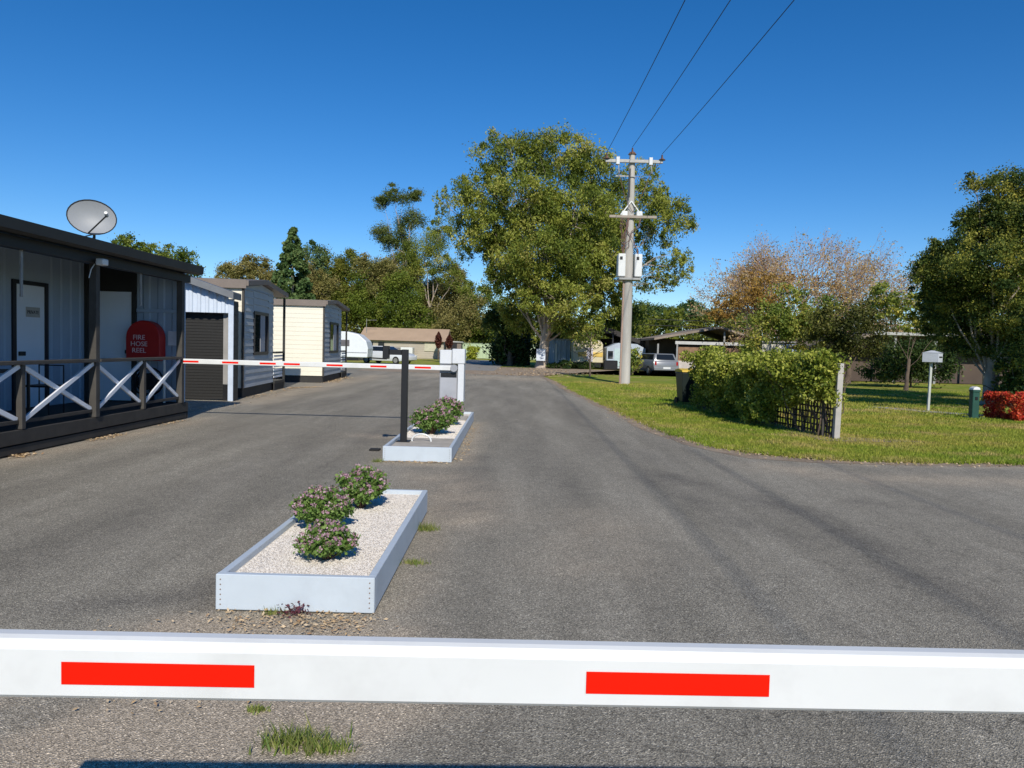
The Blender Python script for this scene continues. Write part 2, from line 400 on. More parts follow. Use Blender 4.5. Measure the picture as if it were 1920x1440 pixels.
# outer asphalt far from view, joined to the grid as wide faces
def quad(x0, x1, y0, y1):
    global Vg, Fg
    n = len(Vg); Vg = np.concatenate((Vg, [[x0, y0, 0], [x1, y0, 0], [x1, y1, 0], [x0, y1, 0]])); Fg = np.concatenate((Fg, [[n, n+1, n+2, n+3]]))
GXe, GYe = gx[-1], gy[-1]
quad(-30, -12, -12, GYe); quad(GXe, 45, -12, 30); quad(-12, GXe, -12, 0)
road = npmesh('road', Vg, Fg, mt_a); tag(road, kind='structure')
X, Y = Vg[:, 0], Vg[:, 1]
def band(pl, wd, amp=1): return amp*np.exp(-(seg_dist(X, Y, pl)/wd)**2)
wear = np.zeros(len(Vg))
for pl, wd, a_ in (([(1.9, 9.6), (2.52, 8.41), (2.88, 7.49), (2.94, 6.44), (2.97, 5.25), (3.0, 4.35), (3.1, 3)], .24, .72),
                ([(1.5, 9.4), (1.93, 8.18), (2.16, 6.84), (2.38, 6.38)], .16, .6), ([(3.82, 8.13), (4.18, 7.65)], .2, .6),
                ([(-.45, 10.6), (-.42, 8.6), (-.4, 7.2)], .28, .9), ([(-.1, 26), (.1, 16), (.35, 11), (.6, 8)], .35, .35), ([(1.35, 26), (1.55, 16), (1.9, 11)], .35, .28),
                ([(-2.6, 4.3), (-1.9, 4.55), (-1.75, 5.3)], .15, .7), ([(-3.0, 12), (-3.2, 8), (-3.4, 4)], .4, .35), ([(-4.8, 14), (-5.0, 9), (-5.2, 4)], .4, .35),
                ([(-4, 25), (-2.2, 17), (-2.3, 12)], .5, .5), ([(-1, 32), (-3.5, 26), (-5.5, 18)], .7, .4), ([(-1.75, 4.3), (-1.75, 7)], .12, .6), ([(-1.2, 7.2), (-1.2, 9.9)], .35, .2), ([(1.6, 5.2), (2.0, 4.2), (2.6, 3.4)], .12, .5), ([(1.2, 5.6), (1.6, 4.6)], .1, .4)):
    wear = np.maximum(wear, band(pl, wd, a_))
sand = np.zeros(len(Vg))
for pl, wd, a_ in (([(3.6, 10.4), (4.6, 9.7), (6.5, 9.7), (9, 9.8)], .45, .55), ([(2.2, 38), (2.45, 27), (2.75, 20), (2.95, 16.5), (3.3, 13), (3.9, 11.7), (5, 11.1), (8, 11.3), (13, 11.4)], .32, .85),
                ([(-1.5, 2.5), (-1.1, 3.1), (-.8, 3.3)], .45, 1.9), ([(-.75, 2.5), (-.7, 3.3)], .22, .7), ([(-1.75, 4.0), (-.7, 3.95)], .25, 1.1), ([(-.45, 6.8), (-.5, 8), (-.9, 9)], .5, .55), ([(-2.2, 3.2), (-1.8, 4)], .25, .5), ([(-.6, 4.2), (-.6, 7)], .16, .35), ([(-1.6, 9.9), (-.8, 9.9)], .2, .6), ([(-.65, 10), (-.65, 15.5)], .18, .5),
                ([(-1.9, 12.6), (-2.6, 12.9)], .3, .4), ([(-6.1, 9), (-6.1, 15)], .3, .5), ([(-6.6, 19), (-6.8, 27), (-6.6, 38)], .6, .6), ([(-4, 40), (2, 38)], 2.2, .6), ([(.9, 7), (.6, 5.5)], .5, .25)):
    sand = np.maximum(sand, band(pl, wd, a_))
crack = np.maximum(band([(1.0, 2.9), (2.6, 3.3)], .9, 1.0), band([(1.3, 4.4), (3.4, 6.3)], 1.0, .6), band([(-3, 3), (-4, 9)], .8, .35))
def wob(sc_, ph):
    return .5+.5*np.sin(X*sc_+ph+1.7*np.sin(Y*sc_*.7+ph*2))*np.sin(Y*sc_*.9-ph+1.3*np.sin(X*sc_*1.3))
wear = np.clip(wear*(.35+.9*wob(3.1, .4))*(.6+.6*wob(9.3, 2.1)), 0, 1); sand = np.clip(sand*(.6+.9*wob(4.3, 1.1))*(.7+.7*wob(12.1, .3)), 0, 1)
for nm, ar in (('wear', wear), ('sand', sand), ('crack', crack)):
    at_ = road.data.attributes.new(nm, 'FLOAT', 'POINT'); at_.data.foreach_set('value', ar.astype(np.float32))
# dirt crossing, branch road, lawns
poly_sheet('gravel_path', [(-9, 44), (1.4, 42.5), (8, 46), (40, 50), (40, 60), (-2, 60), (-4, 57), (-9, 52)], .004, mt_d)
mt_a2, t, b = newmat('far_asphalt'); c = ramp(t, noise(t, 3, 5), ((.3, (.2, .19, .17)), (.7, (.32, .30, .27)))); t.links.new(c, b.inputs['Base Color']); b.inputs['Roughness'].default_value = .9
poly_sheet('side_road', [(-4.2, 50), (-1.2, 50), (-.3, 90), (-5.2, 90)], .008, mt_a2)
EDGE = [(8.5, 60), (3, 47), (1.75, 42), (2.0, 38.2), (2.25, 30), (2.38, 27), (2.62, 22.5), (2.78, 18.5), (2.88, 16.2), (3.0, 14.6), (3.22, 13.0), (3.5, 12.2), (3.95, 11.6), (4.6, 11.28), (5.3, 11.18), (6.3, 11.28), (7.75, 11.42), (10, 11.5), (14, 11.6), (60, 12)]
def jag(pl, amp, step=.25):
    out = []
    for (x0, y0), (x1, y1) in zip(pl[:-1], pl[1:]):
        n = max(1, int(min(60, math.hypot(x1-x0, y1-y0)/step)))
        for i in range(n):
            f = i/n; out.append((x0+(x1-x0)*f+R.normal()*amp, y0+(y1-y0)*f+R.normal()*amp))
    return out+[pl[-1]]
EJ = jag(EDGE, .035)
verge = [(x-.24-.18*abs(math.sin(i*1.7)*math.cos(i*.6)), y-.20-.14*abs(math.sin(i*2.3))) for i, (x, y) in enumerate(jag(EDGE, .0, .55))]
poly_sheet('verge', verge+[(60, 60)], .004, mt_d)
LAWN = EJ+[(60, 48), (8.5, 47.5)]
LAWN = [p for p in LAWN if p[1] < 48.1]
poly_sheet('lawn', LAWN, .010, mt_g)

# paving strip beside the letterbox
poly_sheet('path', [(10.9, 23.4), (11.7, 22.0), (13.0, 20.6), (13.6, 20.9), (12.3, 22.4), (11.4, 23.7)], .022, concrete)
# grass blades
def blades(P, h, wdt):
    n = len(P); a = R.rand(n)*6.283; dx = np.stack((np.cos(a), np.sin(a), np.zeros(n)), 1)
    hh = (h*(.4+.9*R.rand(n)))[:, None]; ww = (wdt*(.6+.8*R.rand(n)))[:, None]
    tip = P+np.concatenate((R.normal(size=(n, 2))*.45*hh, hh), 1)
    V = np.stack((P-dx*ww, P+dx*ww, tip), 1).reshape(-1, 3); return V, np.arange(3*n).reshape(n, 3)
def scat(n, x0, x1, y0, y1, poly, pw=1.0):
    x = x0+(x1-x0)*R.rand(n); y = y0+(y1-y0)*R.rand(n)**pw
    k = inside(x, y, poly); return np.stack((x[k], y[k], np.full(k.sum(), .008)), 1)
P1 = scat(150000, 2.6, 17, 11.1, 20, LAWN, 1.4); P2 = scat(110000, 2.2, 27, 18, 36, LAWN, 1.3)
V1, F1 = blades(P1, .045, .007); V2, F2 = blades(P2, .06, .013)
ex, ey = zip(*[p for p in EJ if p[1] < 30 and p[0] < 16]); k = R.randint(0, len(ex), 6000)
P3 = np.stack((np.array(ex)[k]+R.normal(size=6000)*.07, np.array(ey)[k]+R.normal(size=6000)*.07, np.full(6000, .004)), 1)
V3_, F3 = blades(P3, .07, .007)
V = np.concatenate((V1, V2, V3_)); F = np.concatenate((F1, F2+len(V1), F3+len(V1)+len(V2)))
tag(npmesh('grass', V, F, mt_b, None, R.rand(len(F))), 'short patchy green and yellow lawn grass beside the road', 'grass', None, 'stuff')
# leaf litter
def litter(name, pts, n, sp, size, cols, label, z=.012):
    pts = np.array(pts); seg = R.randint(0, len(pts)-1, n); f = R.rand(n)[:, None]
    p = pts[seg]*(1-f)+pts[seg+1]*f; p = p+R.normal(size=(n, 2))*sp
    P = np.concatenate((p, z+R.rand(n, 1)*.012), 1)
    Nn = np.tile([0, 0, 1.0], (n, 1)); a = R.rand(n)*6.283
    d = np.stack((np.cos(a), np.sin(a), R.normal(size=n)*.25), 1); s = np.stack((-np.sin(a), np.cos(a), R.normal(size=n)*.3), 1)
    sz = (size*(.5+R.rand(n)))[:, None]
    V = np.stack((P-d*sz, P+s*sz*.5, P+d*sz, P-s*sz*.5), 1).reshape(-1, 3)
    return tag(npmesh(name, V, np.arange(4*n).reshape(n, 4), leafmat(name+'_mat', cols, .1, .8), None, R.rand(n)), label, 'leaf litter', None, 'stuff')
tan = [(.30, .17, .07), (.42, .27, .13), (.55, .38, .2), (.24, .13, .06)]; orange = [(.48, .22, .07), (.6, .32, .12), (.35, .16, .06), (.62, .42, .2)]
litter('leaf_litter', [(-1.6, 4.22), (-.85, 4.22), (-.95, 4.05), (-1.6, 4.12)], 560, .085, .011, [(.45, .30, .15), (.58, .42, .24), (.66, .52, .34), (.34, .20, .10)], 'tan dry leaves and chips at the front foot of the nearest planter')
litter('leaf_litter', [(-1.9, 3.9), (-1.5, 3.2), (-.8, 3.9)], 260, .16, .010, tan, 'scattered tan leaf chips on the asphalt before the nearest planter')
litter('leaf_litter', [(-6.22, 9.6), (-6.22, 9.8)], 90, .07, .022, orange, 'small orange heap of dry leaves at the deck foot, nearest the left edge')
litter('leaf_litter', [(-6.22, 11.2), (-6.2, 12.1)], 150, .06, .02, orange, 'orange dry leaves along the deck foot below the middle veranda post')
litter('leaf_litter', [(-6.22, 13.4), (-6.22, 14.3)], 80, .05, .02, orange, 'thin line of orange leaves at the far end of the deck foot')
litter('leaf_litter', [(-7.0, 16.5), (-6.8, 19.2)], 120, .16, .025, orange, 'scattered dry leaves on the ground before the roller door')
litter('leaf_litter', [(-7.05, 20.4), (-7.4, 25.5), (-6.8, 26.5)], 420, .14, .03, orange, 'orange leaves along the foot of the nearer cream cabin')
litter('leaf_litter', [(-7.1, 29.3), (-7.6, 35)], 350, .16, .035, orange, 'orange leaves along the foot of the farther cream cabin')
litter('leaf_litter', [(2.0, 38.2), (2.25, 30), (2.38, 27), (2.62, 22.5), (2.8, 18.5), (2.9, 15.8), (3.2, 13.2), (3.9, 11.7), (5.3, 11.2), (7.7, 11.4)], 4200, .2, .018, tan, 'brown dry leaves strewn along the curved edge of the lawn')
litter('leaf_litter', [(-1.62, 9.97), (-.8, 9.97)], 200, .06, .014, tan, 'dry leaves at the front foot of the farther planter')
litter('leaf_litter', [(-.68, 10.2), (-.68, 15)], 200, .05, .016, tan, 'dry leaves along the right side of the farther planter')
litter('leaf_litter', [(5.9, 13.9), (5.2, 20)], 500, .2, .022, orange, 'orange leaves and bark under the trellis hedge')
litter('leaf_litter', [(0, 44), (3.5, 47), (1, 58)], 1200, 1.4, .05, tan, 'brown bark and leaf litter under the giant gum tree')
# weeds
weedm = leafmat('weed_green', [(.10, .17, .03), (.2, .26, .05), (.34, .33, .12), (.07, .12, .02)], .25)
def weed(label, x, y, n, sp, h, wdt=.0035, name='weed_tuft', m=weedm):
    q = np.stack((x+R.normal(size=n)*sp, y+R.normal(size=n)*sp*.55, np.full(n, .002)), 1)
    th = thing(name, label, 'weed', (x, y, 0)); V, F = blades(q, h, wdt); npmesh('blades', V, F, m, th, R.rand(len(F))); return th
weed('bigger tuft of green grass growing from the asphalt below the nearest boom', -.80, 2.86, 300, .065, .07)
weed('low green tuft in the asphalt right of the bigger grass tuft', -.66, 2.83, 160, .045, .05)
weed('tiny mossy weed patch right under the lower edge of the nearest boom', -1.03, 3.13, 120, .025, .022)
weed('green and orange weeds against the right side of the nearest planter', -.70, 6.35, 260, .06, .06)
weed('small yellowed weed right of the nearest planter, nearer the camera', -.66, 5.35, 140, .05, .035)
weed('green weeds at the left front corner of the farther planter', -1.76, 9.98, 80, .04, .05)
weed('small green weed at the front foot of the nearest planter, left of the purple one', -1.33, 4.27, 60, .03, .04)
purp = leafmat('purple_leaves', [(.09, .03, .04), (.16, .05, .07), (.08, .05, .03)], .2)
th = thing('purple_weed', 'small dark purple weed at the front foot of the nearest planter', 'weed', (-1.20, 4.24, 0))
P = np.array([-1.20, 4.25, .03])+R.normal(size=(160, 3))*np.array([.045, .02, .018]); P[:, 2] = np.abs(P[:, 2])
V, F = leafquads(P, .012, 1.4); npmesh('leaves', V, F, purp, th, R.rand(len(F)))

# ================================================================ PLANTERS
def planter(label, x0, x1, y0, y1, h, rim=.045):
    t = thing('planter_box', label, 'planter', (x0, y0, 0), 0, 'painted timber planters')
    for q, nm in ((MB().box(x0, x1, y0, y0+rim, .008, h), 'front_board'), (MB().box(x0+.002, x1-.002, y1-rim, y1, .008, h-.004), 'back_board'),
              (MB().box(x0+.001, x0+rim, y0+rim+.002, y1-rim-.002, .012, h-.002), 'side_board'), (MB().box(x1-rim, x1-.001, y0+rim+.002, y1-rim-.002, .012, h-.002), 'side_board')):
        q.build(nm, planterm, t, bevel=.004)
    for x in (x0+.028, x1-.028):
        for z in np.linspace(.04, h-.03, 6): MB().cyl((x, y0-.003, z), (x, y0+.004, z), .004, n=6).build('screw', mat('rusty_screw', (.22, .15, .11), .8), t)
    return t
pl1 = planter('nearest pale blue planter with three pink flowering bushes', -1.665, -.755, 4.30, 7.02, .215)
pl2 = planter('farther pale blue planter with the black post and boom gate box', -1.69, -.775, 10.05, 15.75, .205)
mt_w, t, b = newmat('white_gravel')
c = ramp(t, noise(t, 130, 2, .7), ((.3, (.60, .52, .43)), (.5, (.74, .67, .57)), (.7, (.82, .76, .67)))); t.links.new(c, b.inputs['Base Color']); b.inputs['Roughness'].default_value = .9
bump(t, b, noise(t, 110, 3, .7), .8, .012)
pebm = leafmat('white_pebbles', [(.86, .80, .71), (.84, .77, .67), (.88, .83, .76), (.76, .67, .56)], .0, .9)
def gravel(x0, x1, y0, y1, z, n, s, lbl):
    g = npmesh('gravel', [[x0, y0, z], [x1, y0, z], [x1, y1, z], [x0, y1, z]], [[0, 1, 2, 3]], mt_w)
    q = np.array([[1, 0, 0], [0, 1, 0], [-1, 0, 0], [0, -1, 0], [0, 0, 1]], float)
    tri = np.array([[0, 1, 4], [1, 2, 4], [2, 3, 4], [3, 0, 4]])
    c = np.stack((x0+(x1-x0)*R.rand(n), y0+(y1-y0)*R.rand(n), z+R.rand(n)*s*.4), 1)
    a = R.rand(n)*6.28; ca, sa = np.cos(a), np.sin(a)
    q2 = np.tile(q, (n, 1, 1))*(s*(.5+R.rand(n, 1, 3))); q3 = q2.copy(); q3[..., 0] = q2[..., 0]*ca[:, None]-q2[..., 1]*sa[:, None]; q3[..., 1] = q2[..., 0]*sa[:, None]+q2[..., 1]*ca[:, None]
    q3[..., 2] *= .7
    V = (q3+c[:, None]).reshape(-1, 3); F = (tri[None]+np.arange(n)[:, None, None]*5).reshape(-1, 3)
    V = np.concatenate((V, [[x0, y0, z-.001], [x1, y0, z-.001], [x1, y1, z-.001]])); F = F
    bpy.data.objects.remove(g)
    o = npmesh('gravel', V, F, pebm, None, np.repeat(R.rand(n), 4)); tag(o, lbl, 'gravel', None, 'stuff')
    return o
npg = npmesh('gravel_bed', [[-1.62, 4.345, .172], [-.80, 4.345, .172], [-.80, 6.975, .172], [-1.62, 6.975, .172]], [[0, 1, 2, 3]], mt_w); tag(npg, 'white gravel bed filling the nearest planter', 'gravel', None, 'stuff')
gravel(-1.61, -.81, 4.35, 6.97, .173, 24000, .0050, 'loose white pebbles in the nearest planter')
npg = npmesh('gravel_bed', [[-1.645, 11.4, .155], [-.82, 11.4, .155], [-.82, 15.70, .155], [-1.645, 15.70, .155]], [[0, 1, 2, 3]], mt_w); tag(npg, 'white gravel bed filling the farther planter', 'gravel', None, 'stuff')
gravel(-1.64, -.83, 11.4, 14.2, .156, 9000, .010, 'loose white pebbles in the farther planter')
tag(MB().box(-1.64, -.825, 10.1, 11.39, .0, .165).build('concrete_footing', mat('pale_footing', (.42, .38, .32), .9, .15, 6, bmp=.2), None, bevel=.006), 'concrete footing around the black post in the farther planter', 'footing')
tag(MB().box(-1.60, -.85, 14.2, 15.1, .02, .175).build('concrete_footing', mat('pale_footing', (.42, .38, .32), .9, .15, 6, bmp=.2), None, bevel=.006), 'concrete footing under the grey boom gate box', 'footing')
# flowering bushes
bushm = leafmat('bush_leaves', [(.06, .12, .025), (.11, .20, .04), (.19, .30, .07), (.30, .40, .12)], .3)
flowm = leafmat('pink_flowers', [(.42, .20, .29), (.54, .33, .41), (.66, .48, .52), (.36, .18, .18)], .25)
stemm = mat('bush_stems', (.14, .08, .05), .8, .2, 5)
def bush(label, x, y, z, w, h, n, leaf, group='pink flowering bushes in planters', fl=1.0):
    t = thing('flowering_bush', label, 'bush', (x, y, z), 0, group); s = MB()
    c = np.array([x, y, z+h*.52]); tips = []
    for k in range(80):
        u = unit(1)[0]; u[2] = abs(u[2])*1.1-.28; r = .68+.42*R.rand(); e = c+u*np.array([w/2, w/2, h*.5])*r; e[2] = max(e[2], z+.015); tips.append(e)
        s.tube(bend((x+R.normal()*.012, y+R.normal()*.012, z-.01), e, 3, .1, .15), [.004, .0032, .0025, .0018], 4)
    s.build('stems', stemm, t)
    P = []; T = []
    for e in tips:
        k = int(n/70); f = .45+.6*R.rand(k); base_ = np.array([x, y, z+.03])
        P.append(base_+(e-base_)*f[:, None]+R.normal(size=(k, 3))*w*.045); T.append(np.full(k, R.rand()*.4)+R.rand(k)*.6)
    P = np.concatenate(P); T = np.concatenate(T); P[:, 2] = np.maximum(P[:, 2], z+.012)
    V, F = leafquads(P, leaf, 1.5, -.2, .6); npmesh('leaves', V, F, bushm, t, T)
    Q = []
    for e in tips:
        if e[2] > z+h*.34 or R.rand() < .4: 
            if R.rand() < .95*fl: Q.append(e+R.normal(size=(int(22), 3))*np.array([1, 1, .7])*leaf*.55+np.array([0, 0, leaf*.9]))
    Q = np.concatenate(Q); V, F = leafquads(Q, leaf*.72, 1.1, -.3, .6); npmesh('flowers', V, F, flowm, t, R.rand(len(F)))
    return t
bush('nearest of the three pink flowering bushes in the near planter', -1.15, 4.80, .175, .35, .235, 4600, .017)
bush('middle pink flowering bush of the near planter, beside its left board', -1.37, 5.60, .175, .42, .31, 5200, .019)
bush('rear pink flowering bush of the near planter, farthest from the boom', -1.24, 6.36, .175, .43, .37, 5400, .020)
bush('rounder flowering bush right of the black post in the farther planter', -1.24, 11.95, .16, .70, .46, 5200, .030)
bush('pinkish flowering bush in front of the grey boom gate box', -1.10, 13.3, .16, .56, .50, 4500, .030, fl=1.5)

# ================================================================ NEAR BOOM
def boom(label, x0, x1, y, z, stick, sl_, drop=0, yaw=0):
    t = thing('barrier_gate', label, 'boom barrier', (x0, y, z), 0, 'white boom gate arms with red patches')
    h = .0475; d = .022
    prof = [(-d, -h+.006), (-d, h-.017), (-d+.010, h-.003), (-d+.020, h), (d-.006, h), (d, h-.006), (d, -h+.006), (d-.006, -h), (-d+.006, -h)]
    th_ = math.tan(yaw); mb = MB()
    n = len(prof); vs = []
    zz = lambda x: z-drop*(x-x0)
    for x in (x0, x1): vs += [(x, y+p[0]+(x-x0)*th_, zz(x)+p[1]) for p in prof]
    mb.add(vs, [tuple(range(n)), tuple(range(2*n-1, n-1, -1))]+[(i, (i+1) % n, (i+1) % n+n, i+n) for i in range(n)])
    mb.build('arm', white, t)
    for s in stick:
        q = MB(); e_ = s+sl_; q.add([(s, y-d-.0015+(s-x0)*th_, zz(s)-.023), (e_, y-d-.0015+(e_-x0)*th_, zz(e_)-.023), (e_, y-d-.0015+(e_-x0)*th_, zz(e_)+.013), (s, y-d-.0015+(s-x0)*th_, zz(s)+.013)], [(0, 1, 2, 3)])
        q.build('red_patch', red, t)
    return t
b1 = boom('nearest white boom arm with red patches crossing the foreground', -1.28, 3.6, 1.165, 1.036, [-.690, .131, .955, 1.78, 2.60], .297, drop=.0088, yaw=.038)
e = MB(); e.box(3.6, 3.95, 1.10, 1.55, 0, 1.25); tag(e.build('boom_cabinet', lightbox, None, bevel=.01), 'light grey cabinet that carries the nearest boom arm', 'cabinet')
# ================================================================ FAR BOOM GATE
BY = 14.62
b2 = boom('farther white boom arm with red patches above the two-lane entry', -6.33, -1.12, BY, 1.13, [-6.32, -5.56, -4.84, -4.38, -3.56, -2.72, -1.87], .31)
t = thing('boom_gate_box', 'grey boom gate box standing at the back of the farther planter', 'boom gate', (-1.2, 14.8, .17))
MB().box(-1.40, -1.05, BY+.06, BY+.40, .175, 1.20).build('cabinet', greybox, t, bevel=.008)
MB().box(-1.40, -1.17, BY+.03, BY+.42, 1.205, 1.475).build('cap', lightbox, t, bevel=.012)
MB().box(-1.385, -1.065, BY+.052, BY+.06, .22, .94).build('door_panel', mat('mid_grey_panel', (.36, .37, .40), .4), t, bevel=.003)
MB().box(-1.375, -1.07, BY+.045, BY+.055, .955, 1.035).build('slot', black, t)
MB().box(-1.16, -.915, BY-.02, BY+.38, 1.215, 1.50).build('arm_hub', lightbox, t, bevel=.012)
MB().box(-1.045, -.925, BY-.02, BY+.36, .475, 1.21).build('counterweight', lightbox, t, bevel=.008)
MB().cyl((-1.12, BY-.04, 1.13), (-1.12, BY+.05, 1.13), .07, n=16).build('pivot', greybox, t)
# intercom post
t = thing('card_reader_post', 'black post with a hooked arm on the farther planter', 'post', (-1.535, 10.91, .16))
MB().box(-1.58, -1.49, 10.86, 10.95, .165, 1.485).build('post', black, t, bevel=.005)
MB().box(-1.76, -1.582, 10.87, 10.94, 1.405, 1.48).build('arm', black, t, bevel=.004)
MB().box(-1.85, -1.762, 10.84, 10.95, 1.345, 1.53).build('reader', black, t, bevel=.006)
MB().box(-1.63, -1.44, 10.81, 11.0, .166, .178).build('base_plate', black, t, bevel=.002)
# white hose loop
s = MB(); pts = [(-1.44+.0, 10.95, .17)]+[(-1.29-.13*math.cos(a)*1.1, 10.98, .17+.13*math.sin(a)) for a in np.linspace(.2, math.pi-.05, 9)][::1]
s.tube([(-1.42, 10.98, .16)]+[(-1.29-.14*math.cos(a), 10.98, .17+.10*math.sin(a)) for a in np.linspace(.1, math.pi-.1, 10)]+[(-1.15, 10.98, .16)], .013, 8)
tag(s.build('hose_loop', white, None, smooth=True), 'white hose loop at the foot of the black post', 'hose')
# reflector on road
tag(MB().box(-2.05, -1.90, 11.0, 11.14, .0, .028).build('rubber_block', rubber, None, bevel=.006), 'small black rubber block on the road left of the black post', 'block')

# ================================================================ VERANDA BUILDING
BX = -6.35; Y0 = 3.6; Y1 = 14.92
vb = thing('veranda_building', 'long dark roofed veranda building with blue grey walls', 'building', (-8.3, 9, 0))
w_ = MB(); w_.ribs((-8.3, Y0), (-8.3, 12.66), lambda f: .3, lambda f: 3.1, .3, .022); w_.ribs((-8.3, 13.56), (-8.3, Y1), lambda f: .3, lambda f: 3.1, .3, .022)
w_.box(-8.36, -8.3, 12.66, 13.56, 2.44, 3.1)
w_.box(-14, -8.36, Y0, Y0+.1, 0, 3.3); w_.box(-14, -13.9, Y0+.1, 18.5, 0, 3.3)
w_.box(-14, -8.30, Y1+.02, Y1+.1, 0, 3.4)
w_.ribs((-7.36, Y1), (-6.44, Y1), lambda f: .3, lambda f: 2.98, .28, .018)
w_.box(-7.36, -6.44, Y1+.006, Y1+.09, .0, 2.99)
w_.build('wall', wallblue, vb)
MB().box(-8.28, -7.36, Y1-.01, Y1+.07, 2.443, 3.05).build('transom_panel', charcoal, vb, bevel=.004)
MB().box(-8.34, -8.20, Y1-.19, Y1-.03, .3, 3.05).build('corner_post', charcoal, vb)
MB().box(-7.44, -7.35, Y1-.04, Y1+.06, .3, 3.0).build('door_post', charcoal, vb)
MB().box(-7.34, -6.46, Y1-.045, Y1-.022, 2.05, 2.12).build('wall_rail', wallblue, vb, bevel=.003)
d1 = MB().box(-8.33, -8.285, 12.72, 13.50, .31, 2.40).build('door', whitedoor, vb, bevel=.004)
fr = MB().box(-8.33, -8.265, 12.63, 12.715, .3, 2.47).box(-8.33, -8.265, 13.505, 13.59, .3, 2.47).box(-8.33, -8.266, 12.72, 13.50, 2.405, 2.47); fr.build('door_frame', darkframe, vb)
MB().box(-8.284, -8.25, 12.78, 12.93, 1.20, 1.27).build('handle', darkframe, d1, bevel=.004)
MB().cyl((-8.285, 12.82, 1.05), (-8.27, 12.82, 1.05), .02, n=8).build('lock', darkframe, d1)
sgn = MB().box(-8.284, -8.276, 12.98, 13.36, 1.86, 2.03).build('sign_plate', mat('aged_sign_plate', (.42, .42, .40), .5), d1, bevel=.001)
textmesh('PRIVATE', .085, facingM((-8.2745, 13.165, 1.915), 'side'), darkframe, 'lettering', sgn)
d2 = MB().box(-8.20, -7.445, Y1-.02, Y1+.02, .31, 2.44).build('door', whitedoor, vb, bevel=.004, label='plain white door facing down the veranda')
MB().box(-7.56, -7.47, Y1-.06, Y1-.02, 1.24, 1.31).build('handle', darkframe, d2, bevel=.004)
# roof: skillion rising away from the road
rf = MB(); rf.prism([(-6.12, 2.80), (-6.12, 2.955), (-14.2, 3.52), (-14.2, 3.40)], Y0-.3, 14.90)
rf.build('roof', roofdark, vb)
gt = MB(); gt.prism([(-6.118, 2.79), (-6.05, 2.82), (-6.04, 2.955), (-6.055, 2.96), (-6.07, 2.84), (-6.118, 2.86)], Y0-.3, 14.90); gt.build('gutter', charcoal, vb)
MB().box(-6.42, -6.28, Y0, 14.86, 2.64, 2.79).build('beam', roofdark, vb, bevel=.004)
# deck
MB().box(-8.28, -6.42, Y0, 14.86, .26, .30).build('deck_floor', deckm, vb)
MB().box(-6.42, -6.325, Y0, 14.88, .145, .325).build('fascia_board', deckm, vb, bevel=.005)
MB().box(-6.40, -6.34, Y0, 14.85, .02, .125).build('fascia_board', deckm, vb, bevel=.004)
MB().box(-6.50, -6.402, Y0, 14.84, .0, .255).build('skirt', black, vb)
MB().box(-8.2, -6.342, 14.885, 14.91, .01, .32).build('fascia_board', deckm, vb)
for y, tall in ((6.4, 1), (8.1, 0), (9.86, 0), (11.60, 1), (13.12, 0), (14.60, 1)):
    a = .055 if tall else .04
    MB().box(-6.38-a+.02, -6.38+a+.02, y-a, y+a, .33, 2.64 if tall else 1.16).build('post', timber if True else None, vb, bevel=.004)
for a, b_ in ((6.4, 11.60), (11.60, 14.60)):
    MB().box(-6.43, -6.29, a+.06, b_-.06, 1.165, 1.215).build('handrail', timber, vb, bevel=.006)
MB().box(-6.40, -6.36, Y0, 14.55, .40, .45).build('bottom_rail', deckm, vb, bevel=.004)
ys = [8.1, 9.86, 11.60, 13.12, 14.60]
for a, b_ in zip(ys[:-1], ys[1:]):
    s = MB().bar((-6.352, a+.05, .45), (-6.352, b_-.05, 1.15), .03, .065); s.build('brace', bracem, vb, bevel=.003)
    s = MB().bar((-6.387, a+.05, 1.15), (-6.387, b_-.05, .45), .03, .065); s.build('brace', bracem, vb, bevel=.003)
# things on the veranda
def strip(label, y, z0, z1):
    s = MB(); s.box(-6.365, -6.345, y-.02, y+.02, z0, z1)
    for z in np.arange(z0+.03, z1, .05): s.box(-6.345, -6.341, y-.006, y+.006, z, z+.02)
    tag(s.build('metal_strip', galv, None), label, 'metal strip')
strip('hanging galvanised strip under the eave, above the signed door', 9.87, 2.04, 2.66)
strip('hanging galvanised strip under the eave, above the hose reel cover', 13.02, 2.10, 2.66)
t = thing('floodlight', 'small white floodlight at the eave above the middle veranda post', 'light', (-6.28, 11.5, 2.66))
MB().box(-6.25, -6.13, 11.42, 11.58, 2.62, 2.72).build('lamp_head', white, t, bevel=.02, seg=2); MB().cyl((-6.30, 11.5, 2.67), (-6.24, 11.5, 2.67), .02, n=8).build('bracket', white, t)
MB().tube([(-6.29, 11.5, 2.66), (-6.3, 11.4, 2.55), (-6.31, 11.36, 2.42)], .008, 5).build('cable', white, t)
# fire hose reel cover
hr = thing('hose_reel_cover', 'red domed fire hose reel cover on the veranda end wall', 'hose reel', (-7.1, 14.8, 1.2))
prof = [(-7.42, 1.12)]+[(-7.09-.33*math.cos(a), 1.56+.33*math.sin(a)) for a in np.linspace(0, math.pi, 15)]+[(-6.76, 1.12)]
redc = mat('faded_red_cover', (.42, .010, .008), .45, .1, 3)
cv = MB().prism(prof, 14.62, 14.87).build('cover', redc, hr, bevel=.02, seg=2)
pinkw = mat('faded_white_lettering', (.75, .55, .55), .6)
for s_, z in (('FIRE', 1.52), ('HOSE', 1.395), ('REEL', 1.27)): textmesh(s_, .13, facingM((-7.16, 14.612, z), 'front'), pinkw, 'lettering', cv, .003)
tag(MB().box(-6.72, -6.54, Y1-.05, Y1-.025, 1.42, 1.70).build('notice_board', mat('pale_notice', (.6, .62, .66), .6), None, bevel=.003), 'pale notice board right of the hose reel cover', 'notice')
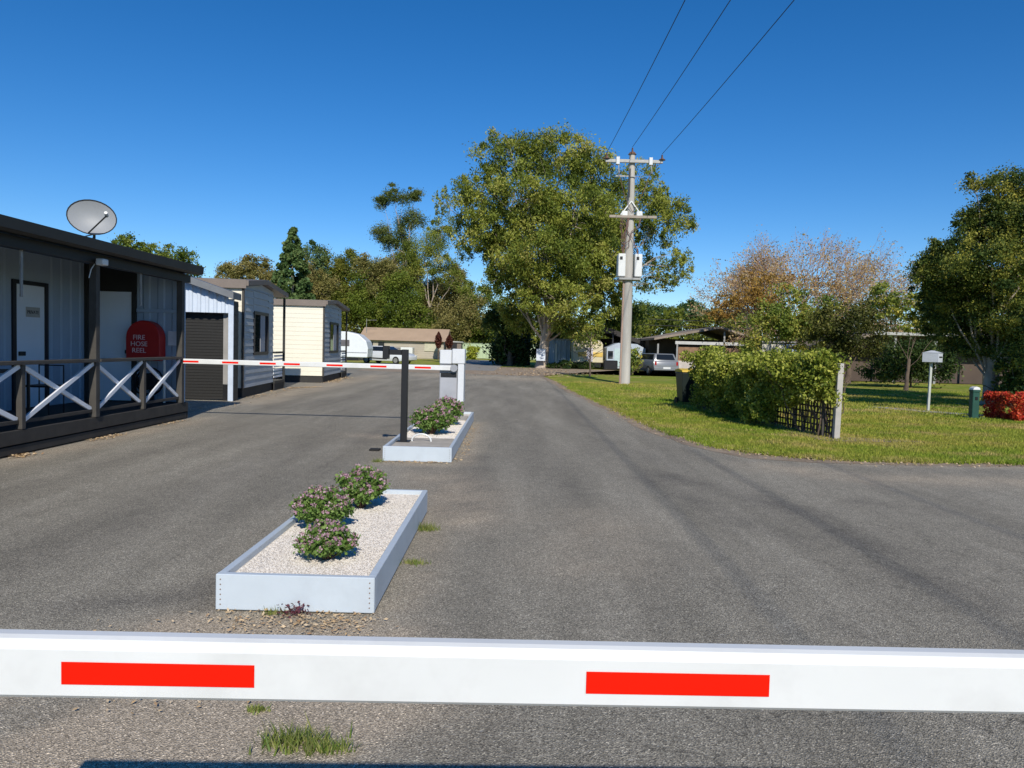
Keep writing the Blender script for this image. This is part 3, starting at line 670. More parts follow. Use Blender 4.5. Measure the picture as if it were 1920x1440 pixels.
s = MB().tube([(-6.62, 14.50, .33), (-6.62, 14.50, 1.15)], .025, 8); tag(s.build('white_pipe', white, None, smooth=True), 'white upright pipe behind the last veranda brace', 'pipe')
t = thing('reel', 'dark hose reel standing below the red cover', 'hose reel', (-7.0, 14.6, .3))
s = MB(); 
for q in (14.55, 14.72):
    s.tube([(-7.0+.26*math.cos(a), q, .72+.26*math.sin(a)) for a in np.linspace(0, 2*math.pi, 17)], .018, 6, False)
s.build('rims', black, t, smooth=True)
MB().cyl((-7.0, 14.55, .72), (-7.0, 14.85, .72), .16, n=14).build('coiled_hose', rubber, t)
MB().box(-7.03, -6.97, 14.77, 14.83, .3, .72).build('stand', black, t)
# veranda chair + table
t = thing('table', 'dark metal table on the veranda left of the signed door', 'table', (-7.6, 10.9, .3))
MB().box(-7.95, -7.25, 10.4, 11.5, 1.0, 1.03).build('tabletop', charcoal, t, bevel=.004)
for x in (-7.92, -7.28):
    for y in (10.44, 11.46): MB().bar((x, y, .3), (x, y, 1.0), .035).build('leg', black, t)
t = thing('metal_chair', 'thin framed chair in front of the signed door', 'chair', (-7.5, 12.2, .3))
s = MB()
for p, q in (((-7.7, 12.0, .3), (-7.7, 12.0, .74)), ((-7.3, 12.0, .3), (-7.3, 12.0, .74)), ((-7.7, 12.4, .3), (-7.7, 12.4, 1.08)), ((-7.3, 12.4, .3), (-7.3, 12.4, 1.08)), ((-7.7, 12.4, 1.07), (-7.3, 12.4, 1.07))): s.tube([p, q], .011, 6)
s.build('frame', black, t); MB().box(-7.71, -7.29, 11.98, 12.41, .73, .76).build('seat', black, t, bevel=.004)
# satellite dish
sd = thing('satellite_dish', 'grey oval satellite dish on the veranda roof', 'satellite dish', (-8.0, 14.4, 3.15))
ctr = Vector((-8.0, 14.5, 3.80)); nd = Vector((.42, -.80, .42)).normalized(); nd = Vector((.35, -.93, .12)).normalized()
xa = Vector((.93, .35, -.17)); xa = (xa-nd*xa.dot(nd)).normalized(); ya = nd.cross(xa)
s = MB(); n = 28; vs = [ctr-nd*.09]; fs = []
for j in range(1, 7):
    r = j/6
    vs += [ctr+xa*.42*r*math.cos(k*2*math.pi/n)+ya*.325*r*math.sin(k*2*math.pi/n)-nd*.09*(1-r*r) for k in range(n)]
fs += [(0, 1+(k+1) % n, 1+k) for k in range(n)]
fs += [(1+(j-1)*n+k, 1+(j-1)*n+(k+1) % n, 1+j*n+(k+1) % n, 1+j*n+k) for j in range(1, 6) for k in range(n)]
m0 = len(vs); vs += [v-nd*.012 for v in vs]; fs += [tuple(i+m0 for i in reversed(f)) for f in fs]
fs += [(1+5*n+k, 1+5*n+(k+1) % n, m0+1+5*n+(k+1) % n, m0+1+5*n+k) for k in range(n)]
s.add(vs, fs); s.build('reflector', mat('dish_grey', (.27, .285, .30), .5, .05, 2), sd, smooth=True)
s = MB(); s.tube([ctr+xa*.42*math.cos(k*2*math.pi/n)+ya*.325*math.sin(k*2*math.pi/n) for k in range(n+1)], .011, 5, False); s.build('rim', charcoal, sd)
tip = ctr+nd*.42+xa*.30-ya*.0+Vector((0, 0, -.02)); lowp = ctr-ya*.31*(1 if ya.z > 0 else -1)
MB().tube([lowp, tip], .014, 6).build('feed_arm', charcoal, sd); MB().cyl(tip-nd*.06+Vector((0, 0, .02)), tip+nd*.05+Vector((0, 0, .05)), .035, .03, 10).build('receiver', white, sd)
MB().tube([ctr-nd*.12, (-8.02, 14.62, 3.52), (-8.02, 14.62, 2.95)], .025, 8).build('mast', charcoal, sd)
s = MB(); s.tube([(-8.02, 14.62, 3.45), (-8.35, 14.6, 3.12)], .012, 5); s.tube([(-8.02, 14.62, 3.5), (-8.45, 14.3, 3.3)], .012, 5); s.build('stays', galv, sd)

# ================================================================ GARAGE
g = thing('garage', 'small blue grey garage with a dark roller door beyond the veranda', 'garage', (-7.10, 19.4, 0), math.radians(5))
# local frame: origin at the front right corner, front along -X
zt = lambda x: 2.60-x*.33
s = MB(True); s.ribs((-3.6, 0), (-.13, 0), lambda f: 2.24, lambda f: zt(-3.6+3.47*f), .20, .035)
s.box(-3.6, -.135, .04, .10, 2.235, 2.5)
s.box(-3.6, -3.5, .1, .9, 0, 3.6)
s.build('wall', mat('bright_blue_grey_cladding', (.56, .63, .72), .5, .06, 2), g)
s = MB(True); s.siding((0, .0), (0, .42), .02, 2.55, .2, .008); s.build('side_wall', charcoal, g)
s = MB(True); s.prism([(-3.7, zt(-3.7)), (.06, zt(.06)), (.06, zt(.06)+.17), (-3.7, zt(-3.7)+.17)], -.28, .48)
s.prism([(-3.7, zt(-3.7)), (-1.2, zt(-1.2)), (-1.2, zt(-1.2)+.16), (-3.7, zt(-3.7)+.16)], .481, .95); s.build('roof', mat('grey_roof_fascia', (.16, .17, .18), .6), g, bevel=.006)
MB(True).box(-.13, 0, -.03, .06, .0, zt(0)-.005).build('corner_post', mat('light_blue_trim', (.54, .61, .70), .5), g, bevel=.006)
MB(True).box(-.30, -.135, .16, .19, .42, 2.23).build('jamb', mat('pale_grey_jamb', (.30, .29, .27), .7), g)
MB(True).box(-.30, -.135, .16, .19, .0, .41).build('jamb', black, g, label='lower door jamb coloured black for the shade at the door base')  # foot of the jamb in black, standing in for shade
s = MB(True); z = .03
while z < 2.23: s.box(-3.4, -.305, .22, .25, z, z+.055); s.box(-3.4, -.306, .232, .25, z+.055, z+.075); z += .075
s.build('roller_door', mat('roller_door_olive', (.017, .0165, .015), .55, .08, 2), g)

# ================================================================ CREAM CABINS
def cabin(label, ox, oy, rz, width, L, wallh, porch, rise, group):
    """local frame: origin = front right corner at ground; front faces -Y, road side faces +X"""
    t = thing('cabin', label, 'cabin', (ox, oy, 0), rz, group)
    z0 = .27
    s = MB(True); s.siding((-width, 0), (0, 0), z0, wallh, .17, .010); s.box(-width, -.002, .002, .06, z0, wallh); s.siding((-porch-.4, L-.02), (-.4, L-.02), z0, wallh, .2)
    s.box(-width, -width+.05, .06, L, z0, wallh)
    s.box(-width+.05, -.9, L-porch+0, L-porch+.05, z0, wallh)
    s.build('front_wall', cream, t)
    s = MB(True); s.siding((0, .0), (0, .45*(L-porch)/1.2*.55), z0, wallh, .20, .022)
    wy0, wy1, wz0, wz1 = .30*(L-porch), .80*(L-porch), 1.15, 2.40
    s = MB(True); s.siding((0, 0), (0, wy0), z0, wallh, .19, .022); s.siding((0, wy0), (0, wy1), z0, wz0, .19, .022); s.siding((0, wy0), (0, wy1), wz1, wallh, .19, .022); s.siding((0, wy1), (0, L-porch), z0, wallh, .19, .022)
    # gable above
    ym = L*.42
    s.prism([(0, wallh), (L-porch, wallh), (L-porch, wallh+rise*(1-((L-porch)-ym)/(L-ym))), (ym, wallh+rise)], -.06, -.001, 'X')
    s.box(-.06, -.001, L-porch-.06, L-porch, z0, wallh)
    s.build('side_wall', greyclad, t)
    MB(True).box(-.03, .03, -.03, .03, z0-.02, wallh).build('corner_trim', timber, t)
    # porch recess wall in cream behind
    s = MB(True); s.siding((-.9, L-porch), (-.9, L), z0, wallh, .19, .012); s.siding((-.0, L-porch+.001), (-.9, L-porch+.001), z0, wallh, .19, .01); s.build('porch_wall', cream, t)
    w = MB(True).box(-.02, .04, wy0+.02, wy0+.10, wz0, wz1).box(-.02, .04, wy1-.10, wy1-.02, wz0, wz1).box(-.02, .04, wy0+.10, wy1-.10, wz1-.09, wz1).box(-.02, .04, wy0+.10, wy1-.10, wz0, wz0+.09).build('window', darkframe, t)
    MB(True).box(-.015, .0, wy0+.10, wy1-.10, wz0+.09, wz1-.09).build('pane', glassm, w)
    MB(True).box(.001, .012, wy0+.10+(wy1-wy0)*.42, wy1-.10-(wy1-wy0)*.16, wz0+.09, wz1-.09).build('curtain', curtain, w)
    # roof
    s = MB(True); ov = .10; e = .16
    s.prism([(-ov, wallh+.02), (ym, wallh+rise+.02), (L+ov, wallh+.02), (L+ov, wallh+e), (ym, wallh+rise+e), (-ov, wallh+e)], -width-.1, .16, 'X'); s.build('roof', brownfascia, t)
    s = MB(True); s.box(-width-.1, .10, -ov-.012, -ov-.002, wallh-.05, wallh+e+.02); s.build('gutter', brownfascia, t)
    # porch post, deck, balustrade
    MB(True).box(.02, .09, L-.09, L-.02, .05, wallh).build('porch_post', charcoal, t)
    s = MB(True); s.box(-.02, .10, L-porch+.02, L-.10, 1.17, 1.23); s.build('rail', charcoal, t)
    s = MB(True)
    for k in range(7): s.box(.01, .03, L-porch+.05, L-.12, .40+k*.11, .46+k*.11)
    s.build('balustrade', bracem, t)
    MB(True).box(-.9, .08, L-porch+.0, L, .22, .30).build('porch_deck', charcoal, t)
    s = MB(True); s.box(-width, -.03, .03, .06, .0, z0-.002); s.box(-.06, -.02, .06, L, .0, z0-.002); s.box(-.3, .06, L-.05, L-.01, 0, .21); s.box(.03, .06, L-porch+.01, L-.05, .0, .215); s.build('skirt', mat('black_skirt', (.03, .028, .026), .7), t)
    return t
cabin('nearer cream cabin with grey side wall and tall window', -7.27, 20.55, math.radians(5), 7, 5.0, 3.0, 1.45, .20, 'cream cabins with grey side walls')
c2 = cabin('farther cream cabin with a full cream end wall facing the camera', -7.31, 29.45, math.radians(4), 7, 5.6, 3.0, 1.3, .16, 'cream cabins with grey side walls')
# ================================================================ POWER POLE
pp = thing('power_pole', 'tall pale power pole with cross arms and two white transformer boxes', 'power pole', (5.24, 35.5, 0))
MB().tube([(5.24, 35.5, -.1), (5.24, 35.5, 4), (5.25, 35.5, 8), (5.25, 35.5, 10.55)], [.255, .23, .175, .135], 12).build('pole', concpole, pp, smooth=True)
MB().bar((4.0, 35.28, 10.20), (6.62, 35.28, 10.20), .10, .15).build('cross_arm', galv, pp, bevel=.01)
MB().bar((4.25, 35.26, 7.68), (6.42, 35.26, 7.68), .10, .12).build('cross_arm', mat('weathered_arm', (.33, .28, .23), .8), pp, bevel=.01)
for x in (4.05, 6.58):
    MB().cyl((x, 35.28, 10.28), (x, 35.28, 10.34), .17, .10, 10).cyl((x, 35.28, 10.34), (x, 35.28, 10.52), .05, .035, 8).build('insulator', insul, pp)
MB().cyl((5.25, 35.5, 10.55), (5.25, 35.5, 10.66), .2, .12, 10).cyl((5.25, 35.5, 10.66), (5.25, 35.5, 10.86), .05, .035, 8).build('insulator', insul, pp)
for x in (4.56, 6.06): 
    MB().box(x-.08, x+.08, 35.14, 35.38, 10.02, 10.36).build('fuse_holder', lightbox, pp, bevel=.01); MB().cyl((x+.07, 35.2, 9.65), (x+.03, 35.2, 10.02), .025, n=6).build('fuse_tube', galv, pp)
for sx in (-1, 1):
    MB().bar((5.25, 35.3, 8.40), (5.25+sx*.48, 35.26, 7.76), .05).build('strut', white, pp)
    MB().box(5.30+sx*.34-.14, 5.30+sx*.34+.14, 35.25, 35.75, 7.60, 7.95).build('switch', white, pp, bevel=.05, seg=2)
    x0 = 5.28+sx*.38
    q = MB().box(x0-.17, x0+.17, 35.2, 35.8, 4.95, 6.0).build('transformer_box', white, pp, bevel=.03)
    MB().cyl((x0-.05*sx, 35.3, 6.0), (x0-.05*sx, 35.3, 6.25), .05, .03, 8).build('bushing', insul, q)
    MB().box(x0-.10, x0+.02, 35.185, 35.20, 5.72, 5.86).build('plate', black, q)
MB().box(4.78, 5.78, 35.12, 35.9, 4.80, 4.90).build('platform', galv, pp, bevel=.01)
MB().box(4.5, 5.4, 35.3, 35.34, 9.5, 9.55).build('spur', galv, pp)
MB().box(5.10, 5.16, 35.2, 35.26, 8.55, 9.85).build('cable_duct', black, pp)
MB().tube([(5.0, 35.36, 0), (5.03, 35.38, 4.8)], .045, 6).build('conduit', mat('brown_pink_conduit', (.36, .25, .2), .7), pp)
s = MB()
for k in range(10):
    x = 5.25+random.uniform(-.5, .5); s.tube(bend((x, 35.2, 7.6), (5.28+random.choice((-1, 1))*.38, 35.3, 6.1), 5, -.05, .2), .014, 4)
for x, x2 in ((4.05, 4.6), (6.58, 6.06)): s.tube(bend((x, 35.25, 10.2), (x2, 35.2, 10.1), 4, -.3, .1), .012, 4); s.tube(bend((x2, 35.2, 9.7), (5.3, 35.25, 7.9), 6, -.1, .08), .012, 4)
s.build('cables', mat('cable_pinkish', (.2, .12, .10), .7), pp)
def wire(label, a, c, b, r=.011):
    # parabola through a (pole), c (frame edge), b beyond
    a, b = Vector(a), Vector(b); s = MB(); pts = []
    L = (b-a).length
    for i in range(33):
        f = i/32; p = a.lerp(b, f); p.z -= c*4*f*(1-f); pts.append(p)
    s.tube(pts, r, 5, False); tag(s.build('power_line', wiremat, None), label, 'power line', 'power lines overhead')
wire('left of the three power lines rising from the pole to the top edge', (4.05, 35.28, 10.56), .55, (4.1, -20, 11.3), .012)
wire('middle of the three power lines rising from the pole to the top edge', (5.25, 35.5, 10.9), .65, (5.4, -20, 11.4), .012)
wire('right of the three power lines rising from the pole to the top edge', (6.58, 35.28, 10.56), .55, (7.1, -20, 11.3), .012)
wire('upper thin power line before the trees right of the pole', (6.0, 70, 4.6), .25, (60, 76, 4.9), .03)
wire('lower thin power line before the trees right of the pole', (6.0, 70, 4.05), .25, (60, 76, 4.3), .03)

# ================================================================ TRELLIS HEDGE, BINS
A, B = Vector((6.06, 14.16, 0)), Vector((5.15, 21.2, 0))
tf = thing('trellis_fence', 'timber trellis fence under the yellow green hedge', 'fence', (6.06, 14.16, 0))
d = (B-A).normalized(); nn = Vector((-d.y, d.x, 0))
MB().bar((6.06, 14.16, 0), (6.08, 14.16, 1.42), .105, .105).build('post', mat('pale_grey_post', (.42, .40, .36), .8, .15, 3, bmp=.2), tf, bevel=.005, label='pale end post')
MB().bar((5.95, 14.5, 0), (5.95, 14.5, 1.2), .06, .06).build('post', timber, tf, bevel=.004)
for f in (.5, .98): p = A.lerp(B, f); MB().bar(p, p+Vector((0, 0, 1.3)), .09, .09).build('post', timber, tf, bevel=.004)
s = MB(); L = (B-A).length; k = .12
while k < L-.1:
    p = A+d*k+Vector((0, 0, .05)); s.bar(p, p+Vector((0, 0, 1.15)), .03, .012, upv=nn); k += .115
for z in np.arange(.1, 1.22, .115):
    s.bar(A+d*.06+Vector((0, 0, z))+nn*.014, B+Vector((0, 0, z))+nn*.014, .012, .03)
s.build('lattice', mat('dark_lattice', (.06, .045, .03), .8), tf)
hedge = thing('hedge', 'bushy yellow green hedge spilling over the trellis fence', 'hedge', (5.6, 17.7, 0))
hm = leafmat('variegated_leaves', [(.05, .09, .012), (.15, .20, .025), (.33, .37, .05), (.52, .52, .10), (.70, .68, .26)], .32)
P = []; T = []
def hb(f, off, z, r, n, rz=None):
    p = A+d*f*L+nn*off; c = np.array([p.x, p.y, z]); v = unit(n)*(R.rand(n)**.4)[:, None]
    P.append(c+v*np.array([r, r, rz or r*.8])); T.append(np.full(n, R.rand()*.35)+R.rand(n)*.6)
for k in range(330):
    f = .005+R.rand()*.92; top = 1.42+.08*math.sin(f*9)+.08*math.sin(f*23+1)-(.25 if f > .93 else 0)
    hb(f, R.normal()*(.26 if f > .2 else .10+.7*f)+(.05 if f > .2 else .16),  top-abs(R.normal())*.24, .19+.08*R.rand(), 190)
for k in range(330):
    f = .02+R.rand()*.87; zz = .15+R.rand()*1.0; 
    if f < .30 and zz < .85-f*1.2: continue
    hb(f, .05+R.rand()*.36, zz, .20, 80)
for k in range(26): hb(.27+R.rand()*.16, .32+R.rand()*.35, .15+R.rand()*.6, .16, 80)
for k in range(14): hb(.01+R.rand()*.05, .05+R.normal()*.10, .7+R.rand()*.6, .15, 90)
P = np.concatenate(P); T = np.clip(np.concatenate(T), 0, 1); P[:, 2] = np.maximum(P[:, 2], .04)
V, F = leafquads(P, .044, 1.5, .1, .5); npmesh('foliage', V, F, hm, hedge, T)
s = MB()
for k in range(60):
    p = A+d*R.rand()*L*.96+nn*R.normal()*.06; q = p+nn*R.normal()*.35+Vector((0, 0, 1.1+.4*R.rand()))
    s.tube(bend((p.x, p.y, 0), tuple(q), 5, .05, .2), [.018, .015, .012, .009, .007, .004], 5)
s.build('stems', bark_d, hedge)
def bin_(label, x, y, rz, lid, body):
    t = thing('wheelie_bin', label, 'bin', (x, y, 0), rz, 'wheelie bins at the hedge')
    s = MB(True); bt = [(-.21, -.25), (.21, -.25), (.21, .25), (-.21, .25)]; tp = [(-.27, -.33), (.27, -.33), (.27, .33), (-.27, .33)]
    s.add([(a, b_, .08) for a, b_ in bt]+[(a, b_, .96) for a, b_ in tp], [(3, 2, 1, 0), (4, 5, 6, 7), (0, 1, 5, 4), (1, 2, 6, 5), (2, 3, 7, 6), (3, 0, 4, 7)])
    s.build('body', body, t, bevel=.02, seg=2)
    s = MB(True); s.prism([(-.36, .965), (-.34, 1.02), (0, 1.07), (.34, 1.03), (.36, .965)], -.285, .285, 'X'); s.build('lid', lid, t, bevel=.01)
    s = MB(True).bar((-.24, .38, .98), (.24, .38, .98), .035); s.build('handle', body, t)
    for q in (-.24, .24): MB(True).cyl((q-.03, .27, .10), (q+.03, .27, .10), .10, n=14).build('wheel', rubber, t)
    return t
gbin = mat('dark_green_bin', (.012, .02, .018), .45, .1, 3)
bin_('nearer wheelie bin with a yellow lid left of the hedge', 5.22, 22.7, .1, mat('yellow_lid', (.62, .42, .03), .5), gbin)
bin_('dark wheelie bin tucked between the yellow lidded bin and hedge', 5.55, 22.0, -.2, mat('dark_lid', (.02, .02, .022), .4), gbin)

# ================================================================ LAWN FURNITURE
t = thing('letterbox', 'pale metal letterbox on a thin post in the right lawn', 'letterbox', (12.15, 22.2, 0))
MB().bar((12.15, 22.2, 0), (12.17, 22.2, 1.45), .06).build('post', mat('pale_green_post', (.45, .47, .42), .6), t)
bx = MB(); Mx = Matrix.Translation((12.20, 22.2, 1.60)) @ Matrix.Rotation(math.radians(42), 4, 'Z')
bx.box(-.16, .16, -.22, .22, -.15, .12, Mx); bx.add([Mx @ Vector(v) for v in ((-.17, -.24, .12), (.17, -.24, .12), (.17, .24, .12), (-.17, .24, .12), (-.14, 0, .19), (.14, 0, .19))], [(3, 2, 1, 0), (0, 1, 5, 4), (2, 3, 4, 5), (1, 2, 5), (3, 0, 4)])
bx.build('box', mat('pale_box_paint', (.50, .52, .55), .5), t, bevel=.004)
bx = MB(); bx.box(-.12, .12, -.226, -.221, -.02, .02, Mx); bx.build('slot', black, t)
t = thing('bollard', 'dark green service bollard with a white cap on the right lawn', 'bollard', (12.2, 20.1, 0))
gg = mat('dark_green_paint', (.02, .075, .055), .45, .1, 4)
MB().box(12.11, 12.29, 20.0, 20.18, .02, .70).build('body', gg, t, bevel=.01); MB().box(12.10, 12.30, 19.99, 20.19, .701, .76).build('collar', gg, t, bevel=.01)
MB().prism([(12.10, .762), (12.30, .762), (12.28, .82), (12.20, .85), (12.12, .82)], 19.99, 20.19).build('cap', mat('white_cap', (.7, .7, .7), .4), t, bevel=.008)
MB().box(12.02, 12.40, 19.9, 20.28, .0, .045).build('base', gg, t, bevel=.005); MB().box(12.17, 12.23, 19.985, 20.0, .50, .58).build('socket', black, t)
rb = thing('red_shrub', 'clipped red leaved shrub at the right edge of the lawn', 'shrub', (13.5, 19.9, 0))
P = []; T = []
for k in range(210):
    u = unit(1)[0]; q = np.clip(u*1.9, -1, 1)*np.array([.70, .6, .27]); c = np.array([13.52, 19.9, .35])+q
    n = 70; P.append(c+unit(n)*(R.rand(n)**.4)[:, None]*.12); T.append(np.full(n, R.rand()*.5)+R.rand(n)*.5)
P = np.concatenate(P); P[:, 2] = np.maximum(P[:, 2], .03)
V, F = leafquads(P, .042, 1.4, 0, .6); npmesh('foliage', V, F, leafmat('red_leaves', [(.10, .015, .012), (.40, .03, .02), (.62, .055, .03), (.70, .16, .05), (.12, .10, .03)], .25), rb, np.concatenate(T))
s = MB(); 
for k in range(12): s.tube([(13.5+R.normal()*.1, 19.9, 0), (13.5+R.normal()*.5, 19.9+R.normal()*.3, .5)], .01, 5)
s.build('stems', bark_d, rb)
# fallen-branch and pale dirt round big tree
poly_sheet('dirt', jag([(15.6, 25.2), (17.4, 25.1), (17.8, 26.6), (16.5, 27.3), (15.3, 26.4), (15.6, 25.2)], .08)[:-1], .016, mt_d)
poly_sheet('dirt', jag([(5.75, 13.8), (6.4, 13.75), (7.6, 14.0), (6.3, 14.6), (5.75, 18.5), (5.0, 20.5), (5.3, 17), (5.75, 13.8)], .05)[:-1], .016, mt_d)

# ================================================================ VEHICLES
def wagon(label, cat, x, y, rz, body, name='parked_car', L=4.6):
    t = thing(name, label, cat, (x, y, 0), rz); hw = .88
    s = MB(True)
    prof = [(-2.3, .38), (-2.34, .62), (-2.28, .92), (-2.2, .98), (.95, .98), (1.9, .86), (2.25, .66), (2.28, .35), (1.8, .24), (-1.9, .24)]
    s.prism(prof, -hw, hw, 'X'); s.build('body', body, t, bevel=.06, seg=2, smooth=True)
    s = MB(True); lo = [(-2.22, .97), (.95, .97)]; a, b_, c_, e_ = -2.2, -1.95, .1, .95
    v = [(-hw+.06, a, .96), (hw-.06, a, .96), (hw-.22, b_, 1.42), (-hw+.22, b_, 1.42), (-hw+.06, e_, .96), (hw-.06, e_, .96), (hw-.22, c_, 1.42), (-hw+.22, c_, 1.42)]
    s.add(v, [(0, 1, 2, 3), (5, 4, 7, 6), (3, 2, 6, 7), (1, 5, 6, 2), (4, 0, 3, 7), (1, 0, 4, 5)]); s.build('cabin', body, t, bevel=.05, seg=2, smooth=True)
    def face(p, nm, off): 
        s = MB(True); P_ = [Vector(q) for q in p]; n_ = (P_[1]-P_[0]).cross(P_[3]-P_[0]).normalized(); P_ = [q+n_*off for q in P_]
        s.add(P_+[q-n_*.012 for q in P_], [(0, 1, 2, 3), (7, 6, 5, 4), (0, 4, 5, 1), (1, 5, 6, 2), (2, 6, 7, 3), (3, 7, 4, 0)]); return s.build(nm, glassm, t)
    lerp = lambda a, b_, f: tuple(a[i]+(b_[i]-a[i])*f for i in range(3))
    def win(q, nm, m=.1):
        A_, B_, C_, D_ = q; 
        g_ = lambda u, w_: lerp(lerp(A_, B_, u), lerp(D_, C_, u), w_)
        face([g_(m, .12), g_(1-m, .12), g_(1-m, .88), g_(m, .88)], nm, .012)
    win([v[0], v[1], v[2], v[3]], 'rear_window'); win([v[5], v[4], v[7], v[6]], 'windscreen'); win([v[1], v[5], v[6], v[2]], 'side_window', .06); win([v[4], v[0], v[3], v[7]], 'side_window', .06)
    rl = mat('tail_light_red', (.35, .01, .01), .25)
    for q in (-1, 1):
        MB(True).box(q*.80-.12*(q > 0)-.0, q*.80+.12*(q < 0)+.0, -2.335, -2.26, .66, .90).build('tail_light', rl, t, bevel=.01)
        MB(True).box(q*.78-.14, q*.78+.08 if q > 0 else q*.78+.14, 2.18, 2.26, .60, .74).build('headlight', lightbox, t, bevel=.02)
        for yy in (-1.42, 1.38):
            w_ = MB(True).cyl((q*.74, yy, .31), (q*.90, yy, .31), .31, n=20).build('wheel', rubber, t, bevel=.02); MB(True).cyl((q*.89, yy, .31), (q*.91, yy, .31), .19, n=14).build('rim', galv, w_)
        MB(True).box(q*.93-.07, q*.93+.07, .55, .68, .93, 1.05).build('mirror', body, t, bevel=.02)
    MB(True).box(-.86, .86, -2.40, -2.26, .34, .56).build('bumper', body, t, bevel=.03, seg=2)
    MB(True).box(-.25, .25, -2.415, -2.402, .44, .56).build('number_plate', white, t)
    return t
silver = mat('silver_car_paint', (.27, .28, .29), .3, .04, 2, metal=.35, spec=.5)
wagon('silver station wagon parked on the grass right of the power pole', 'car', 9.45, 51.5, math.radians(12), silver)
wagon('white car parked at the nose of the white caravan', 'car', -10.1, 61.5, math.radians(-115), mat('white_car_paint', (.62, .65, .68), .3, .04, 2, spec=.5), 'parked_car')
# touring caravan
cv = thing('touring_caravan', 'white touring caravan with rounded nose beyond the cream cabins', 'caravan', (-14, 58, 0))
wc = mat('caravan_white', (.70, .73, .76), .4, .03, 1)
prof = [(-18.5, .52), (-18.5, 2.35), (-18.2, 2.48), (-12.5, 2.44), (-11.6, 2.25), (-11.0, 1.75), (-10.85, 1.2), (-10.9, .52)]
MB().prism(prof, 57.2, 59.3).build('body', wc, cv, bevel=.06, seg=2)
w_ = MB().box(-14.2, -12.25, 57.16, 57.21, 1.35, 1.82).build('window', mat('smoked_window', (.13, .12, .13), .25), cv, bevel=.02)
MB().box(-18.3, -10.95, 57.175, 57.205, .86, .92).build('stripe', mat('grey_stripe', (.35, .36, .40), .5), cv)
MB().box(-17.5, -11.6, 57.3, 59.2, .28, .52).build('chassis', black, cv)
for x in (-15.2, -14.3): MB().cyl((x, 57.2, .33), (x, 57.45, .33), .33, n=16).build('wheel', rubber, cv)
MB().bar((-10.9, 58.2, .5), (-9.6, 58.2, .45), .1).build('drawbar', black, cv)
# ================================================================ FAR BUILDINGS, LEFT
hb_ = thing('long_low_building', 'long low cabin with a tan roof behind the white caravan', 'building', (-12.5, 88, 0))
MB().prism([(88, 2.1), (88-.4, 2.02), (92, 3.55), (96.4, 2.02), (96, 2.1), (92, 3.40)], -17.9, -7.65, 'X').build('roof', tanroof, hb_)
s = MB(); s.siding((-17.6, 88.1), (-8.0, 88.1), .1, 2.1, .25, .02); s.box(-17.6, -8, 88.12, 95.9, 0, 2.1); s.build('wall', mat('beige_wall', (.40, .36, .29), .7, .08, 1), hb_)
MB().box(-10.2, -8.6, 88.0, 88.06, .9, 1.9).build('panel', mat('pale_panel', (.5, .48, .36), .7, .12, 3), hb_)
f_ = MB().box(-14.6, -12.9, 88.0, 88.07, 1.1, 1.25).build('awning', mat('dark_awning', (.25, .23, .22)), hb_)
for x in (-16.5, -15.2): q = MB().box(x-.35, x+.35, 88.02, 88.08, 1.0, 1.8).build('window', darkframe, hb_); MB().box(x-.28, x+.28, 88.01, 88.03, 1.07, 1.73).build('pane', glassm, q)
tag(MB().box(-12.6, -11.25, 85.6, 87.4, .2, 1.28).build('white_shed', white, None, bevel=.03), 'small white shed before the tan roofed cabin', 'shed')
t = thing('antenna', 'thin tv antenna above the left end of the tan roof', 'antenna', (-17.3, 90, 3)); MB().cyl((-17.3, 90, 2.9), (-17.3, 90, 4.5), .03, n=6).build('mast', galv, t); s = MB().bar((-17.3, 90, 4.35), (-16.1, 90, 4.38), .03)
for k in range(6): s.bar((-17.1+k*.18, 89.7, 4.36), (-17.1+k*.18, 90.3, 4.36), .02)
s.build('elements', galv, t)
t = thing('brown_shed', 'small brown grey shed between tan roofed cabin and green fence', 'shed', (-7, 90, 0)); MB().box(-8.0, -6.1, 90, 92.5, 0, 2.0).build('wall', brownfascia, t, bevel=.02); MB().prism([(-8.2, 2.0), (-5.9, 2.0), (-5.9, 2.1), (-8.2, 2.22)], 89.8, 92.7).build('roof', mat('pale_roof', (.4, .4, .38)), t); MB().box(-7.3, -6.6, 89.96, 90.0, .05, 1.85).build('door', darkframe, t)
gf = thing('green_fence', 'pale green metal fence at the far end of the side road', 'fence', (-3, 100, 0))
s = MB(); s.ribs((-8.2, 100), (4, 100), lambda f: .05, lambda f: 1.95, .4, .05); s.build('panels', mat('pale_green_fence', (.42, .52, .34), .6, .06, 1), gf)
s = MB().box(-8.2, 4, 99.92, 100.0, 1.95, 2.02); s.build('top_rail', mat('green_rail', (.30, .38, .26)), gf)
for x in np.arange(-8.2, 4.1, 2.4): MB().box(x-.04, x+.04, 99.90, 99.99, 0, 2.0).build('post', mat('green_rail', (.30, .38, .26)), gf)
